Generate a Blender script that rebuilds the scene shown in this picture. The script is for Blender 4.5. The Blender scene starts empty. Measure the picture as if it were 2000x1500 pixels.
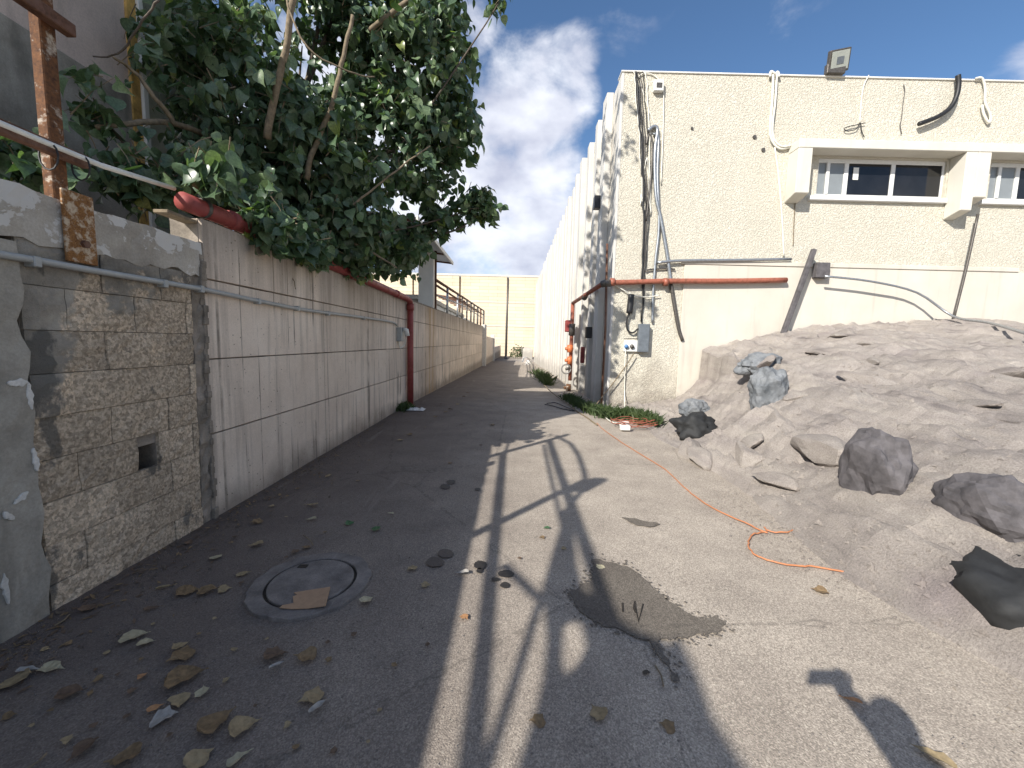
import bpy, bmesh, math, random
import numpy as np
from mathutils import Vector, Matrix, noise as mnoise

scene = bpy.context.scene
C = scene.collection
R = random.Random(7)
H = 1.55                                   # lens height above the asphalt

# ------------------------------------------------------------------ camera
def norm(v):
    return v / np.linalg.norm(v)
ROLL, FPX = 0.025, 800.0
_a = norm(np.array([5.0, 82.0, FPX]))
_b = np.array([math.sin(ROLL), math.cos(ROLL), 0.0]); _b = norm(_b - (_b @ _a) * _a)
_c = np.cross(_b, _a)
BAS = np.array([_c if _c[0] > 0 else -_c, _a, _b])      # rows: world X, Y, Z seen from the lens
def ray(px, py):
    return BAS @ np.array([px - 1000.0, 750.0 - py, FPX])
def at(px, py, axis, val):
    d = ray(px, py); o = np.array([0, 0, H])
    return Vector(o + (val - o[axis]) / d[axis] * d)
def atx(px, py, x): return at(px, py, 0, x)
def aty(px, py, y): return at(px, py, 1, y)
def gnd(px, py, z=0.0): return at(px, py, 2, z)

cam_d = bpy.data.cameras.new("camera")
cam = bpy.data.objects.new("camera", cam_d); C.objects.link(cam)
rx, ry, rz = BAS[:, 0], BAS[:, 1], BAS[:, 2]
cam.matrix_world = Matrix(((rx[0], ry[0], -rz[0], 0), (rx[1], ry[1], -rz[1], 0), (rx[2], ry[2], -rz[2], H), (0, 0, 0, 1)))
cam_d.sensor_width = 36.0; cam_d.lens = 36.0 * FPX / 2000.0
cam_d.clip_start = 0.02; cam_d.clip_end = 1500
scene.camera = cam

# ------------------------------------------------------------------ sun, sky, exposure
SH = (0.978, 1.182)                        # shadow offset per metre of height
sun_dir = Vector((-SH[0], -SH[1], 1.0)).normalized()
sun_d = bpy.data.lights.new("sun", 'SUN'); sun_d.energy = 4.75; sun_d.angle = math.radians(0.55)
sun_d.color = (1.0, 0.95, 0.87)
sun = bpy.data.objects.new("sun", sun_d); C.objects.link(sun)
sun.rotation_euler = sun_dir.to_track_quat('Z', 'Y').to_euler()
sun.location = (-20, -25, 30)

world = bpy.data.worlds.new("World"); scene.world = world; world.use_nodes = True
wn, wl = world.node_tree.nodes, world.node_tree.links
wn.clear()
def W(t, **k):
    n = wn.new(t)
    for a, v in k.items(): setattr(n, a, v)
    return n
def wmath(op, a, b=None, clamp=False):
    n = W('ShaderNodeMath', operation=op); n.use_clamp = clamp
    for i, v in enumerate((a, b)):
        if v is None: continue
        if isinstance(v, (int, float)): n.inputs[i].default_value = v
        else: wl.new(v, n.inputs[i])
    return n.outputs[0]
sky = W('ShaderNodeTexSky', sky_type='NISHITA'); sky.sun_disc = False
sky.sun_elevation = math.asin(sun_dir.z); sky.sun_rotation = math.atan2(sun_dir.x, sun_dir.y)
sky.air_density = 1.0; sky.dust_density = 0.6; sky.ozone_density = 3.6; sky.altitude = 50
tc = W('ShaderNodeTexCoord')
nz = W('ShaderNodeTexNoise'); nz.inputs['Scale'].default_value = 5.5; nz.inputs['Detail'].default_value = 9; nz.inputs['Roughness'].default_value = 0.58
nz.inputs['Distortion'].default_value = 0.25
mp = W('ShaderNodeMapping'); mp.inputs['Scale'].default_value = (1, 1, 1.6); mp.inputs['Location'].default_value = (0.3, 0.0, 0.1)
wl.new(tc.outputs['Generated'], mp.inputs[0]); wl.new(mp.outputs[0], nz.inputs['Vector'])
mask = None
for px, py, ang, wgt in ((1030, 205, 9, 1.05), (1110, 125, 4.5, 0.8), (985, 300, 9, 1.1), (1060, 420, 11, 1.15), (900, 430, 13, 1.1), (1010, 480, 10, 1.1),
                         (1110, 190, 5, .85), (700, 250, 15, .75), (1985, 150, 4.5, .72), (940, 60, 4, .6), (960, 520, 9, .9), (400, 400, 20, .7),
                         (2600, 420, 14, .9), (-400, 300, 18, .9)):
    d = norm(ray(px, py))
    dt = W('ShaderNodeVectorMath', operation='DOT_PRODUCT'); wl.new(tc.outputs['Generated'], dt.inputs[0]); dt.inputs[1].default_value = d
    mr = W('ShaderNodeMapRange'); mr.interpolation_type = 'SMOOTHSTEP'
    mr.inputs[1].default_value = math.cos(math.radians(ang)); mr.inputs[2].default_value = math.cos(math.radians(ang * 0.25))
    mr.inputs[3].default_value = 0; mr.inputs[4].default_value = wgt
    wl.new(dt.outputs['Value'], mr.inputs[0])
    mask = mr.outputs[0] if mask is None else wmath('MAXIMUM', mask, mr.outputs[0])
dclr = W('ShaderNodeVectorMath', operation='DOT_PRODUCT'); wl.new(tc.outputs['Generated'], dclr.inputs[0]); dclr.inputs[1].default_value = norm(ray(1500, 300))
mrb = W('ShaderNodeMapRange'); mrb.interpolation_type = 'SMOOTHSTEP'; mrb.inputs[1].default_value = .78; mrb.inputs[2].default_value = .45; mrb.inputs[3].default_value = 0; mrb.inputs[4].default_value = .55
wl.new(dclr.outputs['Value'], mrb.inputs[0]); mask = wmath('MAXIMUM', mask, mrb.outputs[0])  # cloud cover added all round out of view to neutralise the fill light
cl = wmath('ADD', wmath('MULTIPLY', mask, 0.62), wmath('MULTIPLY', wmath('SUBTRACT', nz.outputs['Fac'], 0.5), 1.55))
mrc = W('ShaderNodeMapRange'); mrc.interpolation_type = 'SMOOTHSTEP'
mrc.inputs[1].default_value = 0.16; mrc.inputs[2].default_value = 0.68; mrc.inputs[4].default_value = 0.93
wl.new(cl, mrc.inputs[0])
nz2 = W('ShaderNodeTexNoise'); nz2.inputs['Scale'].default_value = 7; nz2.inputs['Detail'].default_value = 6
wl.new(mp.outputs[0], nz2.inputs['Vector'])
cr = W('ShaderNodeValToRGB'); cr.color_ramp.elements[0].position = .34; cr.color_ramp.elements[1].position = .62
cr.color_ramp.elements[0].color = (.42, .44, .54, 1); cr.color_ramp.elements[1].color = (.74, .76, .82, 1)
wl.new(nz2.outputs['Fac'], cr.inputs[0])
bg1 = W('ShaderNodeBackground'); bg1.inputs[1].default_value = 0.1
bg2 = W('ShaderNodeBackground'); bg2.inputs[1].default_value = 1.0
hs = W('ShaderNodeHueSaturation'); hs.inputs['Saturation'].default_value = 1.08
wl.new(sky.outputs[0], hs.inputs['Color']); wl.new(hs.outputs[0], bg1.inputs[0]); wl.new(cr.outputs[0], bg2.inputs[0])
mx = W('ShaderNodeMixShader'); wl.new(mrc.outputs[0], mx.inputs[0]); wl.new(bg1.outputs[0], mx.inputs[1]); wl.new(bg2.outputs[0], mx.inputs[2])
wo = W('ShaderNodeOutputWorld'); wl.new(mx.outputs[0], wo.inputs[0])

vs = scene.view_settings
scene.display_settings.display_device = 'sRGB'
vs.view_transform = 'Standard'; vs.look = 'None'; vs.exposure = 0.55; vs.gamma = 1.0; vs.use_curve_mapping = False
scene.cycles.max_bounces = 6; scene.cycles.transparent_max_bounces = 6

# ------------------------------------------------------------------ materials
class NT:
    def __init__(s, name):
        s.m = bpy.data.materials.new(name); s.m.use_nodes = True
        s.n, s.l = s.m.node_tree.nodes, s.m.node_tree.links
        s.b = s.n['Principled BSDF']
        g = s.n.new('ShaderNodeNewGeometry'); s.pos = g.outputs['Position']
    def map(s, scale=(1, 1, 1), src=None, loc=(0, 0, 0), rot=(0, 0, 0)):
        n = s.n.new('ShaderNodeMapping'); n.inputs['Scale'].default_value = scale; n.inputs['Location'].default_value = loc
        n.inputs['Rotation'].default_value = rot
        s.l.new(src or s.pos, n.inputs[0]); return n.outputs[0]
    def noise(s, scale, detail=5, rough=.55, vec=None, dist=0):
        n = s.n.new('ShaderNodeTexNoise'); n.inputs['Scale'].default_value = scale; n.inputs['Detail'].default_value = detail
        n.inputs['Roughness'].default_value = rough; n.inputs['Distortion'].default_value = dist
        s.l.new(vec or s.pos, n.inputs['Vector']); return n.outputs['Fac']
    def vor(s, scale, feature='F1', vec=None, out='Distance'):
        n = s.n.new('ShaderNodeTexVoronoi'); n.feature = feature; n.inputs['Scale'].default_value = scale
        s.l.new(vec or s.pos, n.inputs['Vector']); return n.outputs[out]
    def ramp(s, fac, stops):
        n = s.n.new('ShaderNodeValToRGB'); e = n.color_ramp.elements
        while len(e) < len(stops): e.new(.5)
        for k, (p, c) in enumerate(stops):
            e[k].position = p
            e[k].color = (c, c, c, 1) if isinstance(c, (int, float)) else (*c, 1)
        s.l.new(fac, n.inputs[0]); return n.outputs[0]
    def mix(s, fac, a, b, mode='MIX'):
        n = s.n.new('ShaderNodeMixRGB'); n.blend_type = mode
        for i, v in zip((0, 1, 2), (fac, a, b)):
            if isinstance(v, (int, float)): n.inputs[i].default_value = v if i == 0 else (v, v, v, 1)
            elif isinstance(v, tuple): n.inputs[i].default_value = (*v, 1)
            else: s.l.new(v, n.inputs[i])
        return n.outputs[0]
    def math(s, op, a, b=0.0, clamp=False):
        n = s.n.new('ShaderNodeMath'); n.operation = op; n.use_clamp = clamp
        for i, v in enumerate((a, b)):
            if isinstance(v, (int, float)): n.inputs[i].default_value = v
            else: s.l.new(v, n.inputs[i])
        return n.outputs[0]
    def sep(s):
        n = s.n.new('ShaderNodeSeparateXYZ'); s.l.new(s.pos, n.inputs[0]); return n.outputs
    def rnd(s):
        return s.n.new('ShaderNodeObjectInfo').outputs['Random']
    def done(s, col, rough=.8, bump=None, strength=.5, dist=.01, metal=0, spec=.5, normal2=None):
        for k, v in (('Base Color', col), ('Roughness', rough)):
            if isinstance(v, (int, float)): s.b.inputs[k].default_value = v
            elif isinstance(v, tuple): s.b.inputs[k].default_value = (*v, 1)
            else: s.l.new(v, s.b.inputs[k])
        s.b.inputs['Metallic'].default_value = metal; s.b.inputs['Specular IOR Level'].default_value = spec
        if bump is not None:
            n = s.n.new('ShaderNodeBump'); n.inputs['Strength'].default_value = strength; n.inputs['Distance'].default_value = dist
            s.l.new(bump, n.inputs['Height']); s.l.new(n.outputs[0], s.b.inputs['Normal'])
        return s.m
M = {}
def plain(name, col, rough=.5, var=.25, scale=14, metal=0, bump=.15, spec=.5):
    t = NT(name)
    f = t.noise(scale, 6, .65)
    lo = tuple(c * (1 - var) for c in col); hi = tuple(min(1, c * (1 + var)) for c in col)
    d = t.ramp(f, [(.3, lo), (.7, hi)])
    M[name] = t.done(d, rough, t.noise(scale * 6, 3), bump, .003, metal, spec); return M[name]
plain('grey_plastic', (.36, .37, .36), .5, .12); plain('white_plastic', (.70, .70, .66), .45, .1); plain('dark_plastic', (.018, .018, .02), .45, .3)
plain('black_rubber', (.014, .014, .015), .5, .3); plain('orange_cable', (.50, .20, .09), .5, .15); plain('galvanised', (.36, .38, .40), .38, .25, 20, .75)
plain('white_cable', (.72, .70, .62), .5, .12); plain('white_paint', (.74, .72, .66), .55, .07, 3); plain('aluminium', (.70, .70, .68), .4, .06)
plain('pale_sheet', (.66, .70, .74), .55, .1, 2); plain('bark', (.20, .155, .10), .85, .4, 22, 0, .8); plain('bark_dark', (.10, .08, .06), .85, .4, 22, 0, .8)
plain('cardboard', (.40, .26, .16), .85, .12, 30); plain('paper', (.62, .62, .62), .7, .2, 25); plain('hardware', (.11, .10, .09), .5, .4, 30, .5)
plain('skin', (.45, .28, .20), .6, .08); plain('shirt', (.06, .07, .10), .9, .2); plain('trousers', (.05, .05, .06), .9, .2); plain('hair', (.02, .015, .012), .6, .2)
plain('shade_sheet', (.20, .22, .24), .6, .2); plain('blue_socket', (.08, .20, .42), .45, .15); plain('steel_blue', (.16, .18, .20), .5, .2, 12, .3)
plain('bin_bag', (.020, .021, .022), .75, .4, 9, 0, .3); plain('iron_wheel', (.20, .19, .18), .55, .3)
plain('orange_paint', (.55, .15, .05), .5, .2); plain('yellow_rust', (.55, .34, .10), .7, .5, 9); plain('brown_leaf_a', (.20, .135, .07), .75, .4, 40)
plain('brown_leaf_b', (.30, .23, .13), .75, .3, 40); plain('brown_leaf_c', (.13, .085, .055), .8, .4, 40); plain('pale_leaf', (.40, .36, .24), .7, .25, 40)
plain('grey_leaf', (.34, .32, .29), .7, .25, 40); plain('green_leaf_fallen', (.05, .13, .05), .5, .2, 40); plain('orange_leaf', (.42, .22, .10), .7, .3, 40)
plain('glass_dark', (.012, .013, .016), .06, .3, 3, 0, 0); plain('glass_pale', (.22, .24, .25), .12, .1, 3, 0, 0)
plain('lamp_face', (.36, .38, .34), .3, .1); plain('purple_grey', (.095, .088, .092), .9, .45, 7, 0, .8)

def rusty(name, paint, rust_a, rust_b, lo, hi, scale=9):
    t = NT(name)
    f = t.noise(scale, 9, .68, dist=.3)
    g = t.noise(scale * 5, 6, .7)
    r = t.ramp(g, [(.3, rust_a), (.72, rust_b)])
    k = t.ramp(f, [(lo, 0), (hi, 1)])
    M[name] = t.done(t.mix(k, paint, r), t.ramp(k, [(0, .45), (1, .9)]), t.mix(.5, f, g), .6, .006)
rusty('rusty_paint', (.46, .40, .32), (.05, .022, .012), (.20, .085, .03), .36, .46)
rusty('rust_brown', (.16, .075, .045), (.05, .022, .014), (.14, .065, .035), .35, .6)
rusty('rusty_plate', (.46, .36, .25), (.09, .035, .012), (.36, .17, .05), .40, .52, 26)
rusty('red_paint', (.29, .055, .05), (.13, .028, .02), (.26, .06, .04), .45, .75, 5)
rusty('red_pipe_old', (.33, .105, .065), (.13, .045, .03), (.27, .095, .05), .45, .65, 12)

# asphalt
def asphalt(name, mul=1.0, wet=False):
    t = NT(name)
    big = t.noise(.35, 5, .6); mid = t.noise(2.2, 6, .65); fine = t.noise(120, 4, .7)
    sp = t.vor(170, out='Color'); spd = t.vor(150)
    base = t.ramp(big, [(.3, (.34 * mul, .288 * mul, .238 * mul)), (.7, (.48 * mul, .415 * mul, .345 * mul))])
    base = t.mix(.42, base, t.ramp(mid, [(.28, (.20 * mul, .175 * mul, .15 * mul)), (.72, (.54 * mul, .48 * mul, .40 * mul))]))
    bw = t.n.new('ShaderNodeRGBToBW'); t.l.new(sp, bw.inputs[0])
    g = t.ramp(bw.outputs[0], [(.2, .6), (.55, .97), (.85, 1.4)])
    base = t.mix(.75, base, g, 'MULTIPLY')
    base = t.mix(.55, base, t.ramp(fine, [(.3, .6), (.7, 1.32)]), 'MULTIPLY')
    pk = t.vor(60, out='Color'); pkb = t.n.new('ShaderNodeRGBToBW'); t.l.new(pk, pkb.inputs[0])
    base = t.mix(t.math('MULTIPLY', t.ramp(pkb.outputs[0], [(.80, 0), (.84, .55)]), t.ramp(t.vor(60), [(.25, 1), (.42, 0)])), base, (.62 * mul, .56 * mul, .46 * mul))
    base = t.mix(t.math('MULTIPLY', t.ramp(pkb.outputs[0], [(.14, .6), (.18, 0)]), t.ramp(t.vor(60), [(.25, 1), (.42, 0)])), base, (.10 * mul, .09 * mul, .085 * mul))
    # wall shade painted in with some dirt, darkening toward the left wall, streaks of pale dust
    x, y, z = t.sep()
    edge = t.math('ADD', x, t.math('MULTIPLY', t.math('SUBTRACT', t.noise(1.3, 5), .5), 1.6))
    base = t.mix(t.ramp(t.math('MULTIPLY', t.math('ADD', edge, 3), .25), [(.10, .86), (.55, .52), (.92, 0.0)]), base, (.07, .053, .05))
    st = t.noise(1.0, 5, .6, t.map((4.5, .5, 1), rot=(0, 0, .9)))
    base = t.mix(t.ramp(st, [(.60, 0), (.78, .35)]), base, (.44, .40, .34))
    crack = t.vor(.33, 'DISTANCE_TO_EDGE', t.map((1, 1, 1), None))
    wob = t.math('ADD', crack, t.math('MULTIPLY', t.math('SUBTRACT', t.noise(6, 6), .5), .05))
    base = t.mix(t.ramp(t.math('ABSOLUTE', wob), [(.0005, .35), (.003, 0)]), base, (.04, .036, .033))
    h = t.mix(.5, t.ramp(spd, [(0, 1), (.7, 0)]), fine)
    return t.done(base, .5 if wet else .9, h, .55 if not wet else .35, .006, spec=.35)
M['asphalt'] = asphalt('asphalt')
M['asphalt_damp'] = asphalt('asphalt_damp', .26, True)
M['asphalt_patch'] = asphalt('asphalt_patch', .38)
def oil():
    t = NT('oil'); f = t.noise(40, 5)
    return t.done(t.ramp(f, [(.3, (.012, .010, .009)), (.7, (.035, .03, .026))]), .55, f, .3, .004)
M['oil'] = oil()

# split-faced concrete block, with leftover render and damp stains
def block_mat(name, tint=1.0):
    t = NT(name)
    rel = t.noise(62, 6, .75, dist=.2); gr = t.noise(150, 3, .7); big = t.noise(1.6, 5, .6); v = t.vor(60, out='Color')
    col = t.ramp(rel, [(.28, (.24, .188, .135)), (.5, (.50, .405, .30)), (.75, (.68, .58, .46))])
    bw = t.n.new('ShaderNodeRGBToBW'); t.l.new(v, bw.inputs[0])
    col = t.mix(.6, col, t.ramp(bw.outputs[0], [(.2, .5), (.8, 1.5)]), 'MULTIPLY')
    x, y, z = t.sep()
    # grey render still clinging to the upper courses, nearer end
    m = t.math('ADD', t.math('MULTIPLY', t.math('SUBTRACT', z, 1.25), .75), t.math('MULTIPLY', t.math('SUBTRACT', 2.75, y), .8))
    m = t.math('ADD', m, t.math('MULTIPLY', t.math('SUBTRACT', t.noise(2.6, 7, .62), .5), 1.9))
    dark = t.ramp(t.noise(3.2, 6, .6), [(.35, (.16, .15, .13)), (.65, (.36, .335, .29))])
    col = t.mix(t.ramp(m, [(.42, 0), (.52, .9)]), col, dark)
    st = t.noise(2.1, 6, .6, t.map((1, 1.2, .8), loc=(3, 1, 4)))
    col = t.mix(t.ramp(st, [(.60, 0), (.63, .8)]), col, (.11, .107, .098))
    och = t.noise(1.0, 4, .5, t.map((3, 3, .8), loc=(5, 2, 0)))
    col = t.mix(t.ramp(och, [(.62, 0), (.75, .4)]), col, (.22, .145, .055))
    col = t.mix(.35, col, t.ramp(big, [(.3, .6), (.7, 1.4)]), 'MULTIPLY')
    rr = t.ramp(t.rnd(), [(0, .82), (1, 1.15)])
    col = t.mix(1.0, col, rr, 'MULTIPLY')
    return t.done(col, .95, t.mix(.4, rel, gr), 1.0, .014, spec=.2)
M['block'] = block_mat('block')
def render_mat(name, cols, stain=.4, white=0.0, sc=2.2, bumps=.5):
    t = NT(name)
    f = t.noise(sc, 8, .62); g = t.noise(70, 4, .7); s2 = t.noise(1.2, 6, .6, t.map((2.5, 2.5, .5), loc=(7, 0, 0)))
    col = t.ramp(f, [(.28, cols[0]), (.5, cols[1]), (.74, cols[2])])
    col = t.mix(.4, col, t.ramp(g, [(.3, .65), (.7, 1.35)]), 'MULTIPLY')
    col = t.mix(t.ramp(s2, [(.5, 0), (.72, stain)]), col, tuple(c * .28 for c in cols[1]))
    if white:
        w = t.noise(5.5, 9, .66, t.map((1, 1, 1.3), loc=(1.7, .4, .9)), .2)
        z = t.sep()[2]
        wz = t.math('ADD', w, t.math('MULTIPLY', t.math('SUBTRACT', z, 2.13), white))
        col = t.mix(t.ramp(wz, [(.535, 0), (.55, 1)]), col, (.56, .54, .50))
    return t.done(col, .92, t.mix(.5, g, f), bumps, .008, spec=.25)
M['pier_render'] = render_mat('pier_render', [(.17, .155, .13), (.33, .305, .26), (.46, .43, .375)], .75)
M['cap_render'] = render_mat('cap_render', [(.25, .222, .185), (.39, .355, .30), (.50, .46, .40)], .35, .55)
M['mortar'] = render_mat('mortar', [(.11, .095, .08), (.22, .19, .155), (.36, .31, .26)], .4, 0, 6, 1.0)
M['building_render'] = render_mat('building_render', [(.38, .31, .27), (.56, .46, .40), (.66, .55, .48)], .55, 0, 1.0)
M['green_grey'] = render_mat('green_grey', [(.22, .24, .20), (.32, .34, .28), (.40, .42, .36)], .3, 0, 1.5)
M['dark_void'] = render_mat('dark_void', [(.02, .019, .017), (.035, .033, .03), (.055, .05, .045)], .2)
M['old_paint'] = render_mat('old_paint', [(.45, .44, .40), (.60, .58, .54), (.68, .66, .62)], .35, 0, 9)

# shuttered concrete
def concrete():
    t = NT('concrete')
    f = t.noise(1.4, 7, .6); x, y, z = t.sep()
    col = t.ramp(f, [(.3, (.60, .50, .41)), (.55, (.70, .60, .50)), (.75, (.76, .67, .57))])
    col = t.mix(.8, col, t.ramp(t.rnd(), [(0, .84), (1, 1.12)]), 'MULTIPLY')
    stv = t.noise(1.0, 6, .62, t.map((9, 9, .55)))
    col = t.mix(t.ramp(stv, [(.5, 0), (.78, .6)]), col, (.12, .10, .085))
    # board marks: narrow upright lines at uneven spacing
    q = t.map((0, 3.1, 0)); bd = t.vor(1.0, 'DISTANCE_TO_EDGE', q)
    brk = t.noise(1.1, 4, .6, t.map((3, 3, 1.3)))
    line = t.math('MULTIPLY', t.ramp(bd, [(.008, 1), (.03, 0)]), t.ramp(brk, [(.45, 0), (.6, .75)]))
    col = t.mix(line, col, (.10, .085, .07))
    pit = t.vor(17); pr = t.noise(3, 3)
    col = t.mix(t.math('MULTIPLY', t.ramp(pit, [(.09, 1), (.13, 0)]), t.ramp(pr, [(.42, 0), (.55, .85)])), col, (.09, .075, .06))
    # rain runs from the wall top
    dz = t.math('ADD', t.math('MULTIPLY', z, .9), t.math('MULTIPLY', t.noise(1.0, 5, .7, t.map((6, 6, .2))), 1.3))
    col = t.mix(t.ramp(t.math('MULTIPLY', dz, .3), [(.70, 0), (.90, .6)]), col, (.115, .098, .08))
    # splash dirt at the foot
    dl = t.math('ADD', z, t.math('MULTIPLY', t.math('SUBTRACT', t.noise(2.4, 6), .5), .5))
    col = t.mix(t.ramp(dl, [(0.0, .6), (.28, 0)]), col, (.10, .085, .07))
    # rust runs below the shed posts
    dy = t.math('ABSOLUTE', t.math('SUBTRACT', y, 12.35))
    rs = t.math('MULTIPLY', t.ramp(t.math('MULTIPLY', dy, .5), [(.12, 1), (.46, 0)]), t.ramp(t.noise(1.0, 4, .6, t.map((5, 5, .12))), [(.4, 0), (.62, .85)]))
    col = t.mix(rs, col, (.40, .22, .055))
    fine = t.noise(80, 4, .7)
    col = t.mix(.35, col, t.ramp(fine, [(.3, .7), (.7, 1.3)]), 'MULTIPLY')
    h = t.mix(.5, t.ramp(pit, [(.06, 0), (.16, 1)]), fine)
    return t.done(col, .9, h, .4, .006, spec=.25)
M['concrete'] = concrete()
def concrete_plain():
    t = NT('cover_concrete'); f = t.noise(7, 8, .65); g = t.noise(120, 3, .7)
    col = t.ramp(f, [(.3, (.12, .107, .10)), (.7, (.25, .225, .205))])
    sc = t.noise(1, 5, .6, t.map((30, 3, 1), rot=(0, 0, .7)))
    col = t.mix(t.ramp(sc, [(.6, 0), (.75, .4)]), col, (.36, .35, .34))
    col = t.mix(.5, col, t.ramp(g, [(.3, .6), (.7, 1.4)]), 'MULTIPLY')
    return t.done(col, .9, g, .5, .004)
M['cover_concrete'] = concrete_plain()

# cream spatter render
def stucco(name, cols, sc, dist, strength, dirt=.35):
    t = NT(name)
    f = t.noise(.8, 6, .6); x, y, z = t.sep()
    col = t.ramp(f, [(.3, cols[0]), (.7, cols[1])])
    rel = t.noise(sc, 3, .55, None, .9)
    lump = t.ramp(rel, [(.38, 0), (.58, 1)])
    col = t.mix(t.ramp(lump, [(0, .12), (.6, 0)]), col, tuple(c * .75 for c in cols[0]))
    sv = t.noise(1.0, 6, .65, t.map((2.4, 2.4, .3)))
    col = t.mix(t.ramp(sv, [(.6, 0), (.85, dirt * .7)]), col, (.40, .33, .24))
    foot = t.math('ADD', t.math('MULTIPLY', z, .5), t.math('MULTIPLY', t.math('SUBTRACT', t.noise(1.7, 7, .65), .5), 1.6))
    col = t.mix(t.ramp(foot, [(.0, .75), (.55, .0)]), col, (.30, .26, .22))
    return t.done(col, .92, t.mix(.25, lump, t.noise(sc * 6, 3)), strength, dist, spec=.2)
M['stucco'] = stucco('stucco', [(.63, .59, .49), (.69, .65, .55)], 27, .022, .85, .6)
def smooth_paint(name, a, b, dirt):
    t = NT(name); f = t.noise(1.2, 6, .6); sv = t.noise(1, 6, .65, t.map((5, 5, .35)))
    col = t.ramp(f, [(.3, a), (.7, b)]); z = t.sep()[2]
    col = t.mix(t.ramp(sv, [(.55, 0), (.8, dirt)]), col, (.36, .33, .28))
    foot = t.math('ADD', t.math('MULTIPLY', z, .8), t.math('MULTIPLY', t.math('SUBTRACT', t.noise(2.6, 7, .65), .5), 1.3))
    col = t.mix(t.ramp(foot, [(.0, .65), (.5, 0)]), col, (.30, .28, .25))
    pt = t.noise(7, 8, .7)
    col = t.mix(t.ramp(pt, [(.68, 0), (.72, .5)]), col, (.42, .39, .34))
    return t.done(col, .75, t.noise(22, 6, .65), .35, .008, spec=.25)
M['fin_paint'] = smooth_paint('fin_paint', (.53, .51, .47), (.62, .60, .56), .65)
M['hood_paint'] = smooth_paint('hood_paint', (.58, .555, .485), (.65, .625, .555), .25)
M['grubby_plaster'] = smooth_paint('grubby_plaster', (.54, .50, .43), (.62, .575, .50), .6)

def brick_far():
    t = NT('far_cladding')
    n = t.n.new('ShaderNodeTexBrick'); n.inputs['Scale'].default_value = 1.0
    n.inputs['Color1'].default_value = (.70, .58, .42, 1); n.inputs['Color2'].default_value = (.78, .66, .49, 1); n.inputs['Mortar'].default_value = (.50, .41, .29, 1)
    n.inputs['Brick Width'].default_value = 3.4; n.inputs['Row Height'].default_value = .62; n.inputs['Mortar Size'].default_value = .035
    n.inputs['Bias'].default_value = -.2
    t.l.new(t.map((1, 1, 1), rot=(math.radians(90), 0, 0)), n.inputs['Vector'])
    f = t.noise(.25, 6, .6)
    col = t.mix(.5, n.outputs['Color'], t.ramp(f, [(.3, .82), (.7, 1.12)]), 'MULTIPLY')
    sv = t.noise(1, 5, .6, t.map((.8, .8, .1)))
    col = t.mix(t.ramp(sv, [(.55, 0), (.8, .3)]), col, (.45, .33, .2))
    return t.done(col, .9, n.outputs['Fac'], .4, .03)
M['far_cladding'] = brick_far()
def rock_mat():
    t = NT('rock')
    f = t.noise(1.2, 9, .62, dist=.4); lay = t.noise(1.0, 8, .62, t.map((3.0, .8, 6.0), rot=(.1, -.35, .2)))
    col = t.ramp(lay, [(.26, (.17, .150, .143)), (.40, (.31, .275, .25)), (.6, (.375, .335, .298)), (.78, (.45, .41, .355))])
    col = t.mix(.55, col, t.ramp(f, [(.3, .72), (.7, 1.22)]), 'MULTIPLY')
    g = t.noise(75, 6, .8)
    col = t.mix(.7, col, t.ramp(g, [(.32, .5), (.66, 1.4)]), 'MULTIPLY')
    v = t.noise(.9, 4, .5, t.map((1, 1, 1), loc=(4, 4, 4)))
    col = t.mix(t.ramp(v, [(.6, 0), (.75, .35)]), col, (.27, .22, .24))
    return t.done(col, .93, t.mix(.6, lay, g), .9, .03, spec=.2)
M['rock'] = rock_mat()
def boulder_mat():
    t = NT('boulder'); f = t.noise(5, 8, .65)
    return t.done(t.ramp(f, [(.3, (.075, .085, .095)), (.7, (.25, .26, .27))]), .85, f, .8, .03)
M['boulder'] = boulder_mat()
def leaf_mat(name, dark, light, trans=.22, rough=.34):
    t = NT(name)
    gi = t.n.new('ShaderNodeNewGeometry')
    f = t.noise(2.3, 4); r = t.rnd()
    col = t.ramp(f, [(.25, dark), (.75, light)])
    col = t.mix(1, col, t.ramp(t.noise(60, 2), [(.3, .7), (.7, 1.3)]), 'MULTIPLY')
    m = t.done(col, rough, None, spec=.5)
    tr = t.n.new('ShaderNodeBsdfTranslucent'); t.l.new(t.mix(1, col, (1.3, 1.6, .6), 'MULTIPLY'), tr.inputs[0])
    mxs = t.n.new('ShaderNodeMixShader'); mxs.inputs[0].default_value = trans
    o = t.n['Material Output']
    t.l.new(t.b.outputs[0], mxs.inputs[1]); t.l.new(tr.outputs[0], mxs.inputs[2]); t.l.new(mxs.outputs[0], o.inputs[0])
    M[name] = m
leaf_mat('leaf_dark', (.045, .082, .046), (.10, .155, .082)); leaf_mat('leaf_mid', (.105, .16, .085), (.20, .265, .145))
leaf_mat('leaf_young', (.16, .22, .06), (.26, .30, .09), .35); leaf_mat('weed', (.03, .06, .02), (.08, .11, .035), .2, .6)
leaf_mat('bush_pale', (.16, .20, .14), (.32, .35, .27), .2, .6)

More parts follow.
